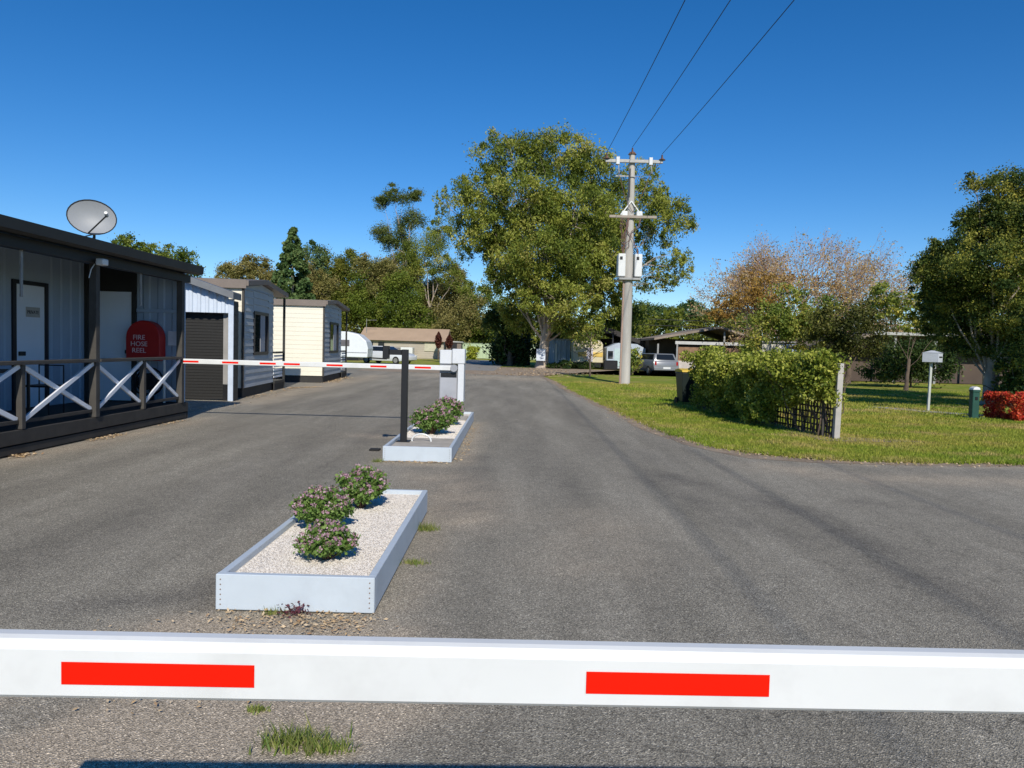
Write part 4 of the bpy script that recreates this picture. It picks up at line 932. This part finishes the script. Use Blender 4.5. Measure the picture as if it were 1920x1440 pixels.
# ================================================================ FAR BUILDINGS, RIGHT
ha = thing('gable_house', 'low house with gabled brown roof behind the silver station wagon', 'house', (14.5, 58, 0))
rfm = mat('weathered_brown_roof', (.26, .21, .16), .8, .2, .8, streak=True)
s = MB(); s.add([(10.6, 57.4, 2.42), (15.6, 57.4, 3.42), (15.6, 67, 3.42), (10.6, 67, 2.42), (10.6, 57.4, 2.58), (15.6, 57.4, 3.58), (15.6, 67, 3.58), (10.6, 67, 2.58)], [(0, 1, 2, 3), (7, 6, 5, 4), (0, 4, 5, 1), (2, 6, 7, 3), (0, 3, 7, 4)])
s.add([(15.6, 57.4, 3.42), (18.2, 57.4, 2.62), (18.2, 67, 2.62), (15.6, 67, 3.42), (15.6, 57.4, 3.58), (18.2, 57.4, 2.78), (18.2, 67, 2.78), (15.6, 67, 3.58)], [(0, 1, 2, 3), (7, 6, 5, 4), (0, 4, 5, 1), (2, 6, 7, 3), (1, 2, 6, 5)])
s.build('roof', rfm, ha)
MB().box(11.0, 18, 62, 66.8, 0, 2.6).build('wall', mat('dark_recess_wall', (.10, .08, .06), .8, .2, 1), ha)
MB().box(12.6, 17.5, 58.2, 58.4, .9, 2.0).build('brick_wall', mat('brown_brick', (.25, .15, .09), .85, .25, 4), ha)
MB().box(12.4, 16.5, 58.0, 58.15, 0, .9).build('brick_wall', mat('pale_brick', (.52, .47, .42), .85, .18, 3), ha)
MB().box(12.3, 17.8, 57.9, 58.1, 2.15, 2.38).build('beam', mat('pale_beam', (.5, .5, .48)), ha)
for x in (11.0, 12.45, 16.0, 17.8): MB().box(x-.06, x+.06, 57.9, 58.02, 0, 2.15 if x != 16.0 else 3.2).build('post', galv, ha)
t = thing('flat_roof_hut', 'cream hut with flat pale roof between pole and gabled house', 'hut', (11, 66, 0)); MB().box(9.6, 12.4, 66, 69, 0, 2.5).build('wall', cream, t); MB().box(9.4, 12.6, 65.8, 69.2, 2.5, 2.66).build('roof', mat('pale_roof', (.4, .4, .38)), t, bevel=.02); q = MB().box(11.2, 12.2, 65.95, 66.0, .9, 1.9).build('window', white, t)
t = thing('carport', 'dark sloping carport roof behind the power pole', 'carport', (8.5, 64, 0))
MB().prism([(5.4, 3.05), (6.6, 3.55), (8.2, 3.35), (11.0, 2.3), (11.0, 2.0), (8.2, 2.9), (6.6, 3.1), (5.4, 2.85)], 63.5, 70).build('roof', mat('dark_carport', (.03, .027, .025), .7), t)
for x in (5.6, 8.3, 10.8): MB().box(x-.06, x+.06, 63.6, 63.72, 0, 2.3 if x > 10 else 2.9).build('post', darkframe, t)
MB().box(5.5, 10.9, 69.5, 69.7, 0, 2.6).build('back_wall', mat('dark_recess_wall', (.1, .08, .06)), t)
t = thing('static_caravan', 'cream and yellow caravan in the shade right of the gum trunk', 'caravan', (6, 62, 0))
MB().prism([(4.9, .5), (4.9, 2.1), (5.1, 2.35), (7.0, 2.35), (7.3, 2.1), (7.35, .5)], 62, 64.3).build('body', mat('old_cream', (.62, .55, .38), .6, .12, 2), t, bevel=.05)
MB().box(5.3, 7.3, 61.95, 62.0, 1.0, 1.35).build('yellow_band', mat('yellow_band', (.60, .42, .10), .6, .2, 2), t); MB().box(6.0, 6.5, 61.94, 62, .6, 1.7).build('door', mat('lilac_grey', (.5, .47, .52)), t); MB().box(5.1, 7.2, 62.1, 64.2, .15, .5).build('chassis', black, t); MB().cyl((5.9, 61.98, .32), (5.9, 62.3, .32), .32, n=14).build('wheel', rubber, t)
t = thing('annexe', 'pale blue caravan annexe directly left of the power pole', 'annexe', (8.6, 61, 0))
MB().prism([(7.5, .1), (7.5, 1.75), (8.4, 2.15), (9.9, 2.1), (10.6, 1.75), (10.6, .1)], 61, 64).build('walls', mat('pale_blue_canvas', (.42, .48, .55), .8, .12, 3), t, bevel=.03)
MB().box(8.1, 9.0, 60.95, 61.0, .3, 1.7).build('panel', mat('aqua_panel', (.45, .58, .58), .6), t); MB().box(7.6, 8.0, 60.94, 61, .9, 1.5).build('window', glassm, t); MB().box(7.2, 8.3, 60.2, 60.9, .0, .75).build('trailer', black, t, bevel=.05); MB().box(9.2, 9.4, 60.93, 60.99, .1, 1.9).build('frame', white, t)
t = thing('grey_hut', 'blue grey hut in the shade just right of the gum trunk', 'hut', (4.2, 65, 0)); MB().ribs((3.1, 65), (4.9, 65), lambda f: 0, lambda f: 2.3, .5, .05).box(3.1, 4.9, 65.02, 67, 0, 2.3).build('wall', wallblue, t); MB().box(2.9, 5.1, 64.8, 67.2, 2.3, 2.42).build('roof', galv, t); MB().box(3.6, 3.75, 64.9, 64.96, .1, 2.0).build('drainpipe', white, t)
t = thing('white_signboard', 'white notice board fixed to the gum tree trunk', 'sign', (2.17, 59.0, .6)); MB().box(1.82, 2.52, 58.95, 58.99, .60, 1.52).build('board', mat('bluish_white_board', (.6, .65, .7), .6), t, bevel=.01); MB().box(1.95, 2.39, 58.94, 58.95, 1.28, 1.40).build('notice', lightbox, t)
t = thing('cream_caravan', 'cream caravan behind the hedge, left of the dark right shrub', 'caravan', (25.5, 55, 0)); MB().prism([(24.0, .6), (23.9, 2.1), (24.4, 2.4), (28, 2.4), (28.2, .6)], 55, 57.3).build('body', mat('bright_cream', (.74, .70, .60), .5, .05, 1), t, bevel=.05); MB().box(24.1, 28, 55.1, 57.2, .1, .6).build('skirt', mat('grey_skirt', (.3, .29, .28)), t); MB().box(25.4, 26.3, 54.95, 55, 1.3, 1.9).build('window', glassm, t)
t = thing('small_cream_shed', 'small cream shed behind the middle of the hedge', 'shed', (21, 61, 0)); MB().box(19.9, 21.7, 61, 63, 0, 2.45).build('wall', cream, t); MB().box(19.0, 23.2, 60.8, 63.2, 2.5, 2.62).build('roof', mat('pale_roof', (.4, .4, .38)), t); MB().box(21.8, 23.0, 60.9, 61, .2, 2.4).build('panel', wallblue, t)
t = thing('pale_pole', 'short pale pole rising behind the middle of the hedge', 'pole', (20.7, 60, 0)); MB().cyl((20.7, 60, 0), (20.7, 60, 3.6), .09, .07, 8).build('pole', concpole, t); MB().box(20.6, 21.2, 59.9, 60.1, 2.5, 2.6).build('arm', galv, t)
hc = thing('dark_bungalow', 'dark brown bungalow with flat pale edged roof behind the right trees', 'house', (27, 47, 0))
MB().box(20.8, 33.5, 49, 55-.5, 0, 2.9).build('wall', mat('dark_brown_wall', (.09, .065, .05), .8, .15, 1), hc); MB().box(22.0, 34, 46.6, 55, 2.92, 3.1).build('roof', mat('pale_roof', (.4, .4, .38)), hc, bevel=.02); MB().prism([(19.4, 2.1), (22.0, 3.0), (22.0, 2.85), (19.4, 1.95)], 46.8, 54).build('lean_to_roof', rfm, hc)
for x in (23.4, 25.9, 29): MB().box(x-.07, x+.07, 46.8, 46.94, 0, 2.9).build('post', galv, hc)
q = MB().box(26.5, 28.2, 48.93, 49, 1.0, 2.1).build('window', darkframe, hc); MB().box(26.6, 28.1, 48.91, 48.93, 1.1, 2.0).build('pane', glassm, q)

# ================================================================ TREES
gum = leafmat('gum_leaves', [(0.056, 0.084, 0.014), (0.113, 0.156, 0.024), (0.228, 0.268, 0.043), (0.376, 0.394, 0.072), (0.501, 0.429, 0.143)], .3)
gumd = leafmat('dark_gum_leaves', [(0.042, 0.070, 0.021), (0.084, 0.119, 0.028), (0.140, 0.175, 0.042), (0.210, 0.224, 0.070)], .25)
olive = leafmat('olive_leaves', [(0.061, 0.082, 0.014), (0.114, 0.141, 0.020), (0.182, 0.201, 0.029), (0.258, 0.238, 0.043)], .25)
bright = leafmat('bright_leaves', [(0.063, 0.094, 0.014), (0.118, 0.169, 0.022), (0.193, 0.246, 0.036), (0.290, 0.292, 0.060)], .3)
bluegreen = leafmat('conifer_green', [(0.037, 0.075, 0.027), (0.075, 0.135, 0.043), (0.131, 0.195, 0.064), (0.188, 0.240, 0.085)], .2)
brownish = leafmat('brownish_leaves', [(0.105, 0.112, 0.030), (0.195, 0.188, 0.053), (0.300, 0.255, 0.090), (0.225, 0.195, 0.068)], .25)
orangel = leafmat('orange_leaves', [(0.179, 0.112, 0.028), (0.336, 0.202, 0.045), (0.470, 0.280, 0.067), (0.224, 0.190, 0.045)], .3)
darkolive = leafmat('dark_olive_leaves', [(.03, .04, .01), (.06, .07, .015), (.11, .115, .025), (.17, .15, .04)], .2)
yellowl = leafmat('yellow_green_leaves', [(0.062, 0.106, 0.018), (0.163, 0.225, 0.037), (0.350, 0.362, 0.075), (0.562, 0.450, 0.075)], .3)
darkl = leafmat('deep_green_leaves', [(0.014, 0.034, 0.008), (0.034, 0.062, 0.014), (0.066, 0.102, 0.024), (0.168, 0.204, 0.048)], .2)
rightl = leafmat('right_tree_leaves', [(0.016, 0.037, 0.009), (0.038, 0.072, 0.016), (0.116, 0.152, 0.029), (0.315, 0.317, 0.056), (0.547, 0.475, 0.090)], .3)
SPEC = {
 'big_gum': ('gum_tree', 'giant spreading gum tree standing behind the power pole', gum, bark_p, dict(per=2700, leaf=0.084, tr=0.42, fork=0.24, droop=.7, nclump=52, sub=0.19, length=2.6, hollow=0.5, twigs=5, vert=1.25)),
 'gum_tall': ('gum_tree', 'tall thin gum with flat umbrella clumps left of the giant gum', gumd, bark_p, dict(per=2200, leaf=0.11, tr=.25, fork=.62, nclump=12, sub=0.4, hollow=.3, twigs=4)),
 'gum_mid': ('gum_tree', 'leaning pale limbed gum touching the giant gum on its left', gum, bark_p, dict(per=2400, leaf=0.1, tr=.3, fork=.4, nclump=16, droop=.5, sub=0.28, vert=1.1)),
 'olive1': ('tree', 'dark olive tree with a rounded top behind the farther cream cabin', olive, bark_d, dict(per=1600, leaf=0.14, nclump=22, sub=0.3)),
 'brown1': ('tree', 'brownish sparse tree below and left of the umbrella gum', brownish, bark_p, dict(per=1600, leaf=0.14, nclump=22, sub=0.3)),
 'olive2': ('tree', 'broad olive brown tree below the leaning gum', brownish, bark_p, dict(per=1600, leaf=0.14, nclump=22, sub=0.3)),
 'round1': ('tree', 'round airy tree beside the pointed conifer', bluegreen, bark_p, dict(per=1600, leaf=0.14, nclump=22, sub=0.3)),
 'round2': ('tree', 'rounded tree on the skyline above the nearer cream cabin', brownish, bark_p, dict(per=1600, leaf=0.14, nclump=22, sub=0.3)),
 'low1': ('tree', 'bright green tree above the left of the tan roofed cabin', bright, bark_d, dict(per=1600, leaf=0.14, nclump=22, sub=0.3)),
 'low2': ('tree', 'mid green tree above the right end of the tan roof', brownish, bark_d, dict(per=1600, leaf=0.14, nclump=22, sub=0.3)),
 'low3': ('tree', 'low bright green tree hanging over the pale green fence', bright, bark_d, dict(per=1600, leaf=0.14, nclump=22, sub=0.3)),
 'low4': ('tree', 'dark tree right of the farther cream cabin, behind the caravan', olive, bark_d, dict(per=1600, leaf=0.14, nclump=22, sub=0.3)),
 'back_left1': ('tree', 'tree top just right of the satellite dish above the roof', bright, bark_d, dict(per=1100, leaf=0.13, nclump=14, sub=0.4)),
 'back_left2': ('tree', 'lower tree top above the far end of the veranda roof', bright, bark_d, dict(per=1100, leaf=0.13, nclump=14, sub=0.4)),
 'back_left3': ('tree', 'dark green tree filling below the pointed conifer', olive, bark_d, dict(per=1600, leaf=0.14, nclump=22, sub=0.3)),
 'hill1': ('tree', 'far tree clump just right of the power pole on the skyline', bluegreen, bark_d, dict(per=800, leaf=0.26, nclump=12, sub=0.4)),
 'hill2': ('tree', 'far taller tree clump left of the orange foliage on the skyline', bluegreen, bark_d, dict(per=800, leaf=0.26, nclump=12, sub=0.4)),
 'hill3': ('tree', 'far low dark trees behind the gabled house', olive, bark_d, dict(per=800, leaf=0.26, nclump=12, sub=0.4)),
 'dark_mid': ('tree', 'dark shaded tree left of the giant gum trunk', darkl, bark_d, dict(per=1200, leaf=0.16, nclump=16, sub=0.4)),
 'dark_mid2': ('tree', 'dark green tree behind the caravans right of the gum trunk', bright, bark_d, dict(per=1000, leaf=0.17, nclump=16, sub=0.4)),
 'orange1': ('tree', 'orange brown autumn foliage above the gabled house', orangel, bark_d, dict(per=1100, leaf=0.11, nclump=22, tr=.15, sub=.35)),
 'green_dark': ('tree', 'dark green tree before the bare autumn crown', yellowl, bark_d, dict(per=1900, leaf=0.1, nclump=22, tr=.18)),
 'olive_r': ('tree', 'dense dark olive tree right of the bare autumn crown', darkolive, bark_d, dict(per=2200, leaf=0.085, nclump=24, tr=.18)),
 'yellow_r': ('tree', 'small yellow green tree over the dark bungalow roof', yellowl, bark_d, dict(per=2000, leaf=0.085, nclump=20, tr=.1)),
 'right_big': ('tree', 'big dark leafy tree at the right edge of the photo', rightl, bark_p, dict(per=12000, leaf=0.046, tr=.26, fork=.22, nclump=52, sub=0.24, twigs=5, hollow=.4)),
 'shrub_r': ('shrub', 'large dark rounded shrub behind the letterbox', darkl, bark_d, dict(per=3200, leaf=0.08, nclump=30, tr=.06, fork=.15, sub=0.4)),
}
TREES= {"big_gum":[[2.27,60],[[-0.46,60,16.19,2.77,1.85,1],[3.2,59,16.44,2.97,1.82,1],[5.97,61,15.27,2.56,1.96,1],[-2.75,59,13.31,2.31,1.9,1],[0.62,56,12.3,3.13,2.15,1],[4.52,56,11.63,3.33,2.35,1],[-1.71,58,10.35,2.68,1.87,1],[8.09,61,12.4,2.56,2.56,1],[11.72,60,11.7,2.1,2.1,0.8],[10.97,62,13.93,1.52,1.21,0.7],[1.66,55,8.35,3.31,2.15,1],[5.51,57,7.91,2.87,2.23,1],[-3.91,61,10.41,1.37,1.96,0.45],[-0.21,58,6.67,2.11,1.7,1],[2.96,56,5.21,3.33,1.64,1],[7.13,60,5.58,1.93,1.59,1],[12.47,60,8.21,1.51,1.43,0.5],[11.24,61,7.02,1.71,0.94,0.4],[-5.96,62,13.06,0.87,1.3,0.25],[9.99,63,9.77,1.94,2.64,0.35],[-1.95,60,17.91,0.59,0.59,0.25],[9.78,63,15.81,1.76,1.32,0.35],[4.94,58,3.38,2.03,1.22,1],[0.5,62,4.24,1.73,1.52,1],[1.82,62,11.13,3.47,2.6,1],[5.36,63,10.95,2.64,1.94,1],[2.75,61,7.22,3.41,2.13,1],[6.48,57,8.52,2.39,1.99,1],[-1.08,59,8.57,1.82,2.06,0.9]]],"gum_tall":[[-14.79,108],[[-17.13,108,22.46,2.42,1.51,1],[-18.76,108,21.53,1.21,0.91,1],[-14.29,108,22.69,1.36,0.98,1],[-19.13,108,17.07,2.11,1.51,0.8],[-17.61,108,16.07,1.66,1.51,0.8],[-15.33,109,18.82,2.13,1.98,0.9],[-16.18,110,16.54,1.54,2.15,0.7]]],"gum_mid":[[-11.69,104],[[-12.05,104,15.45,3.35,3.05,1],[-9.93,104,17.65,1.89,1.6,0.8],[-13.79,104,12.17,2.62,2.18,1],[-10.17,104,12.26,2.18,1.89,0.7],[-8.32,104,10.51,1.75,1.31,0.5]]],"olive1":[[-24.29,110],[[-24.52,110,12.52,3.23,2.46,1],[-26.39,110,9.43,3.08,3.08,1],[-21.81,110,10.31,3.23,3.08,1],[-23.4,107,7.05,3.74,2.99,1],[-27.2,110,12.46,2.77,2.62,1],[-27.54,110,9.4,3.08,3.08,1]]],"brown1":[[-18.25,102],[[-25.16,102,7.43,2.85,2.57,1],[-26.61,102,9.51,2.14,2.14,1],[-18.84,102,11.83,2.71,1.71,1],[-16.33,102,10.48,2.43,2.14,1],[-18.78,102,8.65,2.57,2.14,1]]],"olive2":[[-13.14,110],[[-14.9,110,9.35,3.69,2.77,1],[-11.06,110,9.07,3.54,2.77,1],[-8.39,110,9.52,2.46,2.0,1],[-12.53,110,5.98,4.62,2.31,1],[-17.6,110,10.42,3.38,3.08,1],[-15.73,110,12.75,2.77,2.77,1],[-9.58,110,11.39,2.62,2.31,1],[-7.2,110,7.64,2.31,2.31,1]]],"conifer":[[-27.72,96],[[-27.86,96,9.63,3.36,5.77,1]]],"round1":[[-27.33,104],[[-27.55,104,13.61,1.75,1.75,1],[-27.15,104,11.1,2.04,2.18,1]]],"round2":[[-36.98,106],[[-39.84,106,10.82,1.93,1.33,1],[-33.56,106,10.03,2.52,2.22,1],[-34.27,106,7.44,2.97,2.22,1],[-38.71,106,8.43,2.97,1.78,1],[-38.0,106,11.61,2.67,1.48,1],[-35.79,106,12.4,1.93,1.19,1],[-36.51,106,10.32,2.97,1.33,1]]],"low1":[[-15.24,101],[[-18.58,101,7.53,3.11,2.68,1],[-14.38,101,8.69,2.83,2.4,1],[-15.39,101,6.21,3.25,2.83,1],[-17.83,101,4.75,2.83,2.54,1],[-12.88,101,4.17,3.25,2.12,1]]],"low2":[[-7.82,101],[[-7.97,101,5.0,3.11,3.11,1],[-10.04,101,3.19,2.83,2.12,1],[-5.51,101,5.42,2.54,2.54,1]]],"low3":[[-4.02,103],[[-5.32,103,8.01,2.45,2.45,1],[-8.06,103,2.2,2.16,1.44,1],[-4.14,103,3.74,3.03,2.3,1],[-2.0,103,4.37,2.02,2.02,1],[-2.77,103,6.64,2.16,2.16,1],[-5.91,103,2.62,2.88,1.3,1]]],"low4":[[-21.1,102],[[-21.2,102,4.69,3.0,3.0,1],[-23.0,102,6.06,2.14,2.57,1],[-20.18,102,7.56,1.85,1.85,1]]],"back_left1":[[-39.33,78],[[-39.63,78,11.18,1.31,0.93,1],[-37.63,78,10.85,1.09,0.65,1],[-40.71,78,10.61,0.76,0.55,1],[-39.08,78,9.31,2.18,1.64,1],[-39.89,78,7.13,2.51,2.18,1]]],"back_left2":[[-33.96,76],[[-34.12,76,9.84,1.81,1.06,1],[-32.8,76,9.46,0.96,0.85,1],[-35.18,76,9.6,1.06,0.64,1],[-31.74,76,8.59,0.74,0.43,1],[-33.58,76,7.65,2.44,1.59,1],[-33.31,76,5.55,2.44,1.91,1]]],"back_left3":[[-27.25,108],[[-27.39,108,7.75,3.02,3.78,1],[-30.4,108,7.67,3.02,3.02,1]]],"hill1":[[26.65,150],[[26.29,150,8.72,3.57,2.31,1],[28.89,150,9.31,2.31,1.47,1],[24.8,150,6.59,3.15,1.68,1]]],"hill2":[[33.87,145],[[32.96,145,9.48,2.03,2.03,1],[35.01,145,8.73,2.84,2.03,1],[31.01,145,7.62,3.04,1.62,1]]],"hill3":[[28.3,140],[[28.0,140,6.87,3.33,1.37,1],[34.84,140,6.76,3.33,1.37,1],[39.69,140,7.66,3.52,1.96,1]]],"dark_mid":[[-0.27,66],[[-0.12,66,3.02,1.57,1.85,1],[1.3,66,1.45,1.38,1.2,1],[-1.29,66,3.91,1.2,1.11,1]]],"dark_mid2":[[5.83,70],[[4.76,70,2.99,2.15,1.27,1],[7.67,70,3.8,1.76,1.27,1],[10.08,70,4.84,1.76,1.66,1]]],"autumn":[[23.15,62],[]],"orange1":[[16.99,56],[[16.98,56,5.58,1.96,1.02,0.7],[15.64,56,4.96,1.41,0.86,0.6],[18.52,56,6.2,1.57,1.02,0.6],[21.94,59,7.13,1.9,0.91,0.5],[24.43,59,6.58,1.65,0.83,0.45],[18.33,58,7.35,1.46,0.73,0.4],[14.89,56,4.36,0.86,0.55,0.5]]],"green_dark":[[18.09,48],[[17.62,48,3.75,2.15,1.34,1],[19.27,48,4.29,1.54,1.01,0.8],[17.21,48,5.41,1.14,0.67,0.5],[16.28,48,3.72,1.34,1.14,1],[18.33,48,2.77,2.01,1.01,1]]],"olive_r":[[19.35,44],[[19.22,44,3.65,2.03,1.6,1],[18.35,44,2.4,1.54,1.05,1],[20.73,44,4.14,1.23,0.98,0.8],[20.19,44,2.45,1.54,0.92,1]]],"yellow_r":[[18.59,36],[[18.32,36,3.96,1.21,0.7,0.8],[19.72,36,3.62,1.11,0.7,0.8],[17.42,36,4.56,0.76,0.6,0.7],[19.0,36,2.98,1.01,0.35,0.6],[20.5,36,3.14,0.65,0.45,0.7]]],"right_big":[[16.33,26],[[16.86,29,3.85,1.22,1.01,1],[16.65,30,3.07,0.84,0.71,1],[16.53,26,7.32,1.2,0.76,1],[15.88,26,6.14,1.02,0.95,1],[16.58,25,5.83,1.05,1.05,1],[14.86,26,5.04,1.13,0.73,0.9],[15.21,24.5,4.53,1.37,0.86,1],[14.36,26.5,4.36,0.89,0.67,1],[15.66,26,3.62,1.45,0.91,1],[17.6,26,4.39,1.09,1.09,1],[16.4,25,2.88,1.05,0.87,1],[16.15,24.5,1.49,0.69,0.75,0.7],[17.4,25,2.21,1.05,1.05,1],[15.26,26,7.64,0.18,0.22,0.3],[15.42,27.5,3.71,0.96,0.65,1],[18.18,26,6.91,1.27,1.09,1],[19.36,26,5.16,1.45,1.64,1],[15.76,27,2.56,0.94,0.76,1],[16.41,26.5,2.2,1.11,0.93,1],[15.2,26.5,4.01,1.11,0.85,1],[16.89,27,5.96,1.13,0.94,1],[17.55,27,4.11,1.32,1.13,1],[14.88,27,4.97,0.76,0.68,1]]],"shrub_r":[[20.94,40],[[20.64,40,1.45,1.62,0.95,1],[21.64,39.5,1.21,1.1,0.94,1],[19.55,40,0.86,1.12,0.62,1],[21.17,40,2.02,1.12,0.56,1]]]}
for k, (nm, lab, lm, bk, kw) in SPEC.items():
    (bx_, by_), bl = TREES[k]
    tree(nm, lab, 'shrub' if nm == 'shrub' else 'tree', (bx_, by_), bl, lm, bk, **kw)
# pointed conifer
t = thing('conifer', 'pointed green conifer rising above the other trees on the left', 'tree', (-27.86, 96, 0)); MB().tube([(-27.86, 96, 0), (-27.8, 96, 15)], [.3, .04], 8).build('trunk', bark_p, t)
P = []; T = []
for k in range(230):
    h = 3+12.6*R.rand()**1.15; r = 3.4*(1-(h-3)/12.9)**.75*(.55+.5*R.rand()); a = R.rand()*6.28; n = 60
    c = np.array([-27.86+r*math.cos(a), 96+r*math.sin(a), h]); P.append(c+unit(n)*(R.rand(n)**.4)[:, None]*np.array([.75, .75, .55])*(.5+.5*(1-(h-3)/13))); T.append(np.full(n, R.rand()*.5)+R.rand(n)*.5)
V, F = leafquads(np.concatenate(P), .27, 1.6, .3, .5); npmesh('crown', V, F, bluegreen, t, np.concatenate(T))
# bare autumn tree
t = thing('bare_tree', 'nearly bare spreading tree with pinkish twigs and orange leaves', 'tree', (23.1, 62, 0))
mb = MB(); ends = []
def grow(p, d_, L_, r, lv):
    e = p+d_*L_; mid = p+d_*L_*.5+Vector(R.normal(size=3))*L_*.05
    mb.tube([p, mid, e], [r, r*.85, r*.68], 5 if lv < 3 else 3, False)
    if lv >= 7: ends.append(e); return
    for _ in range(3 if lv < 4 else (3 if R.rand() < .45 else 2)):
        nd_ = (d_+Vector(R.normal(size=3))*.36+Vector((0, 0, .07))).normalized(); grow(e, nd_, L_*(.66+.2*R.rand()), r*.62, lv+1)
    if lv > 2: ends.append(mid)
for k in range(11):
    a = k/11*6.28+R.rand()*.5; grow(Vector((23.1, 62, 1.2)), Vector((math.cos(a)*.85, math.sin(a)*.8, .70+.5*R.rand())).normalized(), 2.62*(1.0+.15*R.rand()), .13, 1)
mb.tube([(23.1, 62, 0), (23.1, 62, 1.4)], [.35, .25], 8); mb.build('trunk', twigm, t)
E_ = np.array([tuple(e) for e in ends]); print('bare ends', len(E_), E_.max(0), E_.min(0))
k = R.randint(0, len(E_), 42000); P = E_[k]+R.normal(size=(42000, 3))*.20; P = P[(R.rand(len(P)) < np.clip(1.25-(P[:, 2]-3)/7.5, .12, 1))]
V, F = leafquads(P, .095, 1.4, .3, .3); npmesh('leaves', V, F, leafmat('sparse_orange_leaves', [(.40, .27, .12), (.50, .35, .15), (.56, .42, .26), (.34, .30, .10)], .3), t, R.rand(len(F)))
tree('tree', 'unseen leafy tree added beyond the right edge so its crown shades the lawn band', 'tree', (16.2, 16.4), [(15.4, 16.2, 7.6, 2.2, .9, 1), (13.9, 16.6, 7.4, 1.6, .7, 1), (17.2, 16.4, 7.6, 2.0, .9, 1)], darkl, bark_p, per=1500, leaf=.13, tr=.2, fork=.6, nclump=24, sub=.4)  # added out of view to throw the shade band on the lawn
# small sapling with stake by the road
t = thing('sapling', 'thin sapling with sparse leaves on the grass left of the pole', 'tree', (4.5, 44.2, 0)); s = MB(); s.tube(bend((4.5, 44.2, 0), (4.5, 44.2, 2.2), 5, 0, .03), [.06, .05, .045, .04, .03, .02], 6)
for k in range(22): z = .8+1.5*R.rand(); s.tube([(4.5, 44.2, z), (4.5+R.normal()*.55, 44.2+R.normal()*.4, z+.5*R.rand()+.1)], .014, 4)
s.build('trunk', bark_d, t); P, T = clumps([(4.45, 44.2, 2.0, 1.0, .7, 1)], 330, .25, 26, .3); V, F = leafquads(P, .08, 1.5); npmesh('crown', V, F, yellowl, t, T)
# two dark red conifers
for x, lab in ((-8.35, 'left of two dark red pointed conifers at the tan roof'), (-7.15, 'right of two dark red pointed conifers at the tan roof')):
    t = thing('red_conifer', lab, 'tree', (x, 85.5, 0), 0, 'dark red conifers'); MB().tube([(x, 85.5, 0), (x, 85.5, 2)], .06, 6).build('trunk', bark_d, t); hh = 3.0 if x < -8 else 2.7
    n = 1500; f = R.rand(n); r = .42*np.sin(np.pi*np.clip(f*.9+.1, 0, 1))**.8*np.sqrt(R.rand(n)); a = R.rand(n)*6.28
    V, F = leafquads(np.stack((x+r*np.cos(a), 85.5+r*np.sin(a), 1.3+f*(hh-1.2)), 1), .10); npmesh('crown', V, F, leafmat('dark_red_leaves', [(.05, .015, .012), (.10, .03, .02), (.14, .05, .03)], .15), t, R.rand(n))
def shrub(label, x, y, z0, rx, rz, n, leaf, m, group=None, nm='shrub'):
    t = thing(nm, label, 'shrub', (x, y, 0), 0, group); P, T = clumps([(x, y, z0+rz, rx, rz, 1)], n/(rx*rz)**.75, .32, 22, .3); P[:, 2] = np.maximum(P[:, 2], .05)
    V, F = leafquads(P, leaf); npmesh('foliage', V, F, m, t, T); s = MB()
    for k in range(8): s.tube([(x+R.normal()*.05, y, 0), (x+R.normal()*rx*.5, y+R.normal()*rx*.4, z0+rz)], .02, 4)
    s.build('stems', bark_d, t)
shrub('yellow green bush on the lawn before the pale green fence', -4.9, 92, 0, .95, .85, 1500, .14, leafmat('lime_leaves', [(.14, .19, .02), (.32, .36, .04), (.5, .48, .08)], .3))
shrub('pale green bush at the left side of the silver station wagon', 7.7, 49.5, 0, .75, .8, 1400, .10, yellowl)
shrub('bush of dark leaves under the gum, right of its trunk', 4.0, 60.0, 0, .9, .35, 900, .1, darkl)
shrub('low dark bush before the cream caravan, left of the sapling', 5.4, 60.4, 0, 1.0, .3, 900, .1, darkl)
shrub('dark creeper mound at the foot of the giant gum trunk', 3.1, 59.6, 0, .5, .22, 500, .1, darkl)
shrub('green leaves hanging low at the right edge, behind the red shrub', 17.0, 25, 0.0, 1.2, .7, 5000, .08, rightl)
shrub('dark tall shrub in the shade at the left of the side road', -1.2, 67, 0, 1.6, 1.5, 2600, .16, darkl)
shrub('small green shrub between the gabled house and hedge', 17.3, 55.5, .6, 1.3, 1.3, 1500, .11, yellowl)
t = thing('dark_shed', 'dark shed in the shade left of the gum trunk', 'shed', (-.2, 68.5, 0)); MB().box(-1.6, 1.6, 69.5, 72, 0, 2.3).build('wall', charcoal, t, bevel=.02); MB().box(-1.8, 1.8, 69.2, 72.2, 2.3, 2.42).build('roof', galv, t); MB().box(-.9, -.5, 69.3, 69.5, .6, 1.2).build('meter_box', lightbox, t)
# far wood that reads as one mass
P = []; T = []
for k in range(1500):
    x = -75+215*R.rand(); y = 118+45*R.rand(); hmax = 9.5 if x < -8 else (7.0 if x < 20 else 8.0); n = 70
    zz = hmax*R.rand()**.8*(.8+.25*math.sin(x*.35)); r = 1.6+1.2*R.rand()
    P.append(np.array([x, y, zz])+unit(n)*(R.rand(n)**.4)[:, None]*np.array([r, r, r*.7])); T.append(np.full(n, R.rand()*.5)+R.rand(n)*.5)
P = np.concatenate(P); P[:, 2] = np.maximum(P[:, 2], .1); V, F = leafquads(P, .42, 1.5, .2, .5); tag(npmesh('far_wood', V, F, olive, None, np.concatenate(T)), 'far dark green wood closing the horizon', 'wood', None, 'stuff')
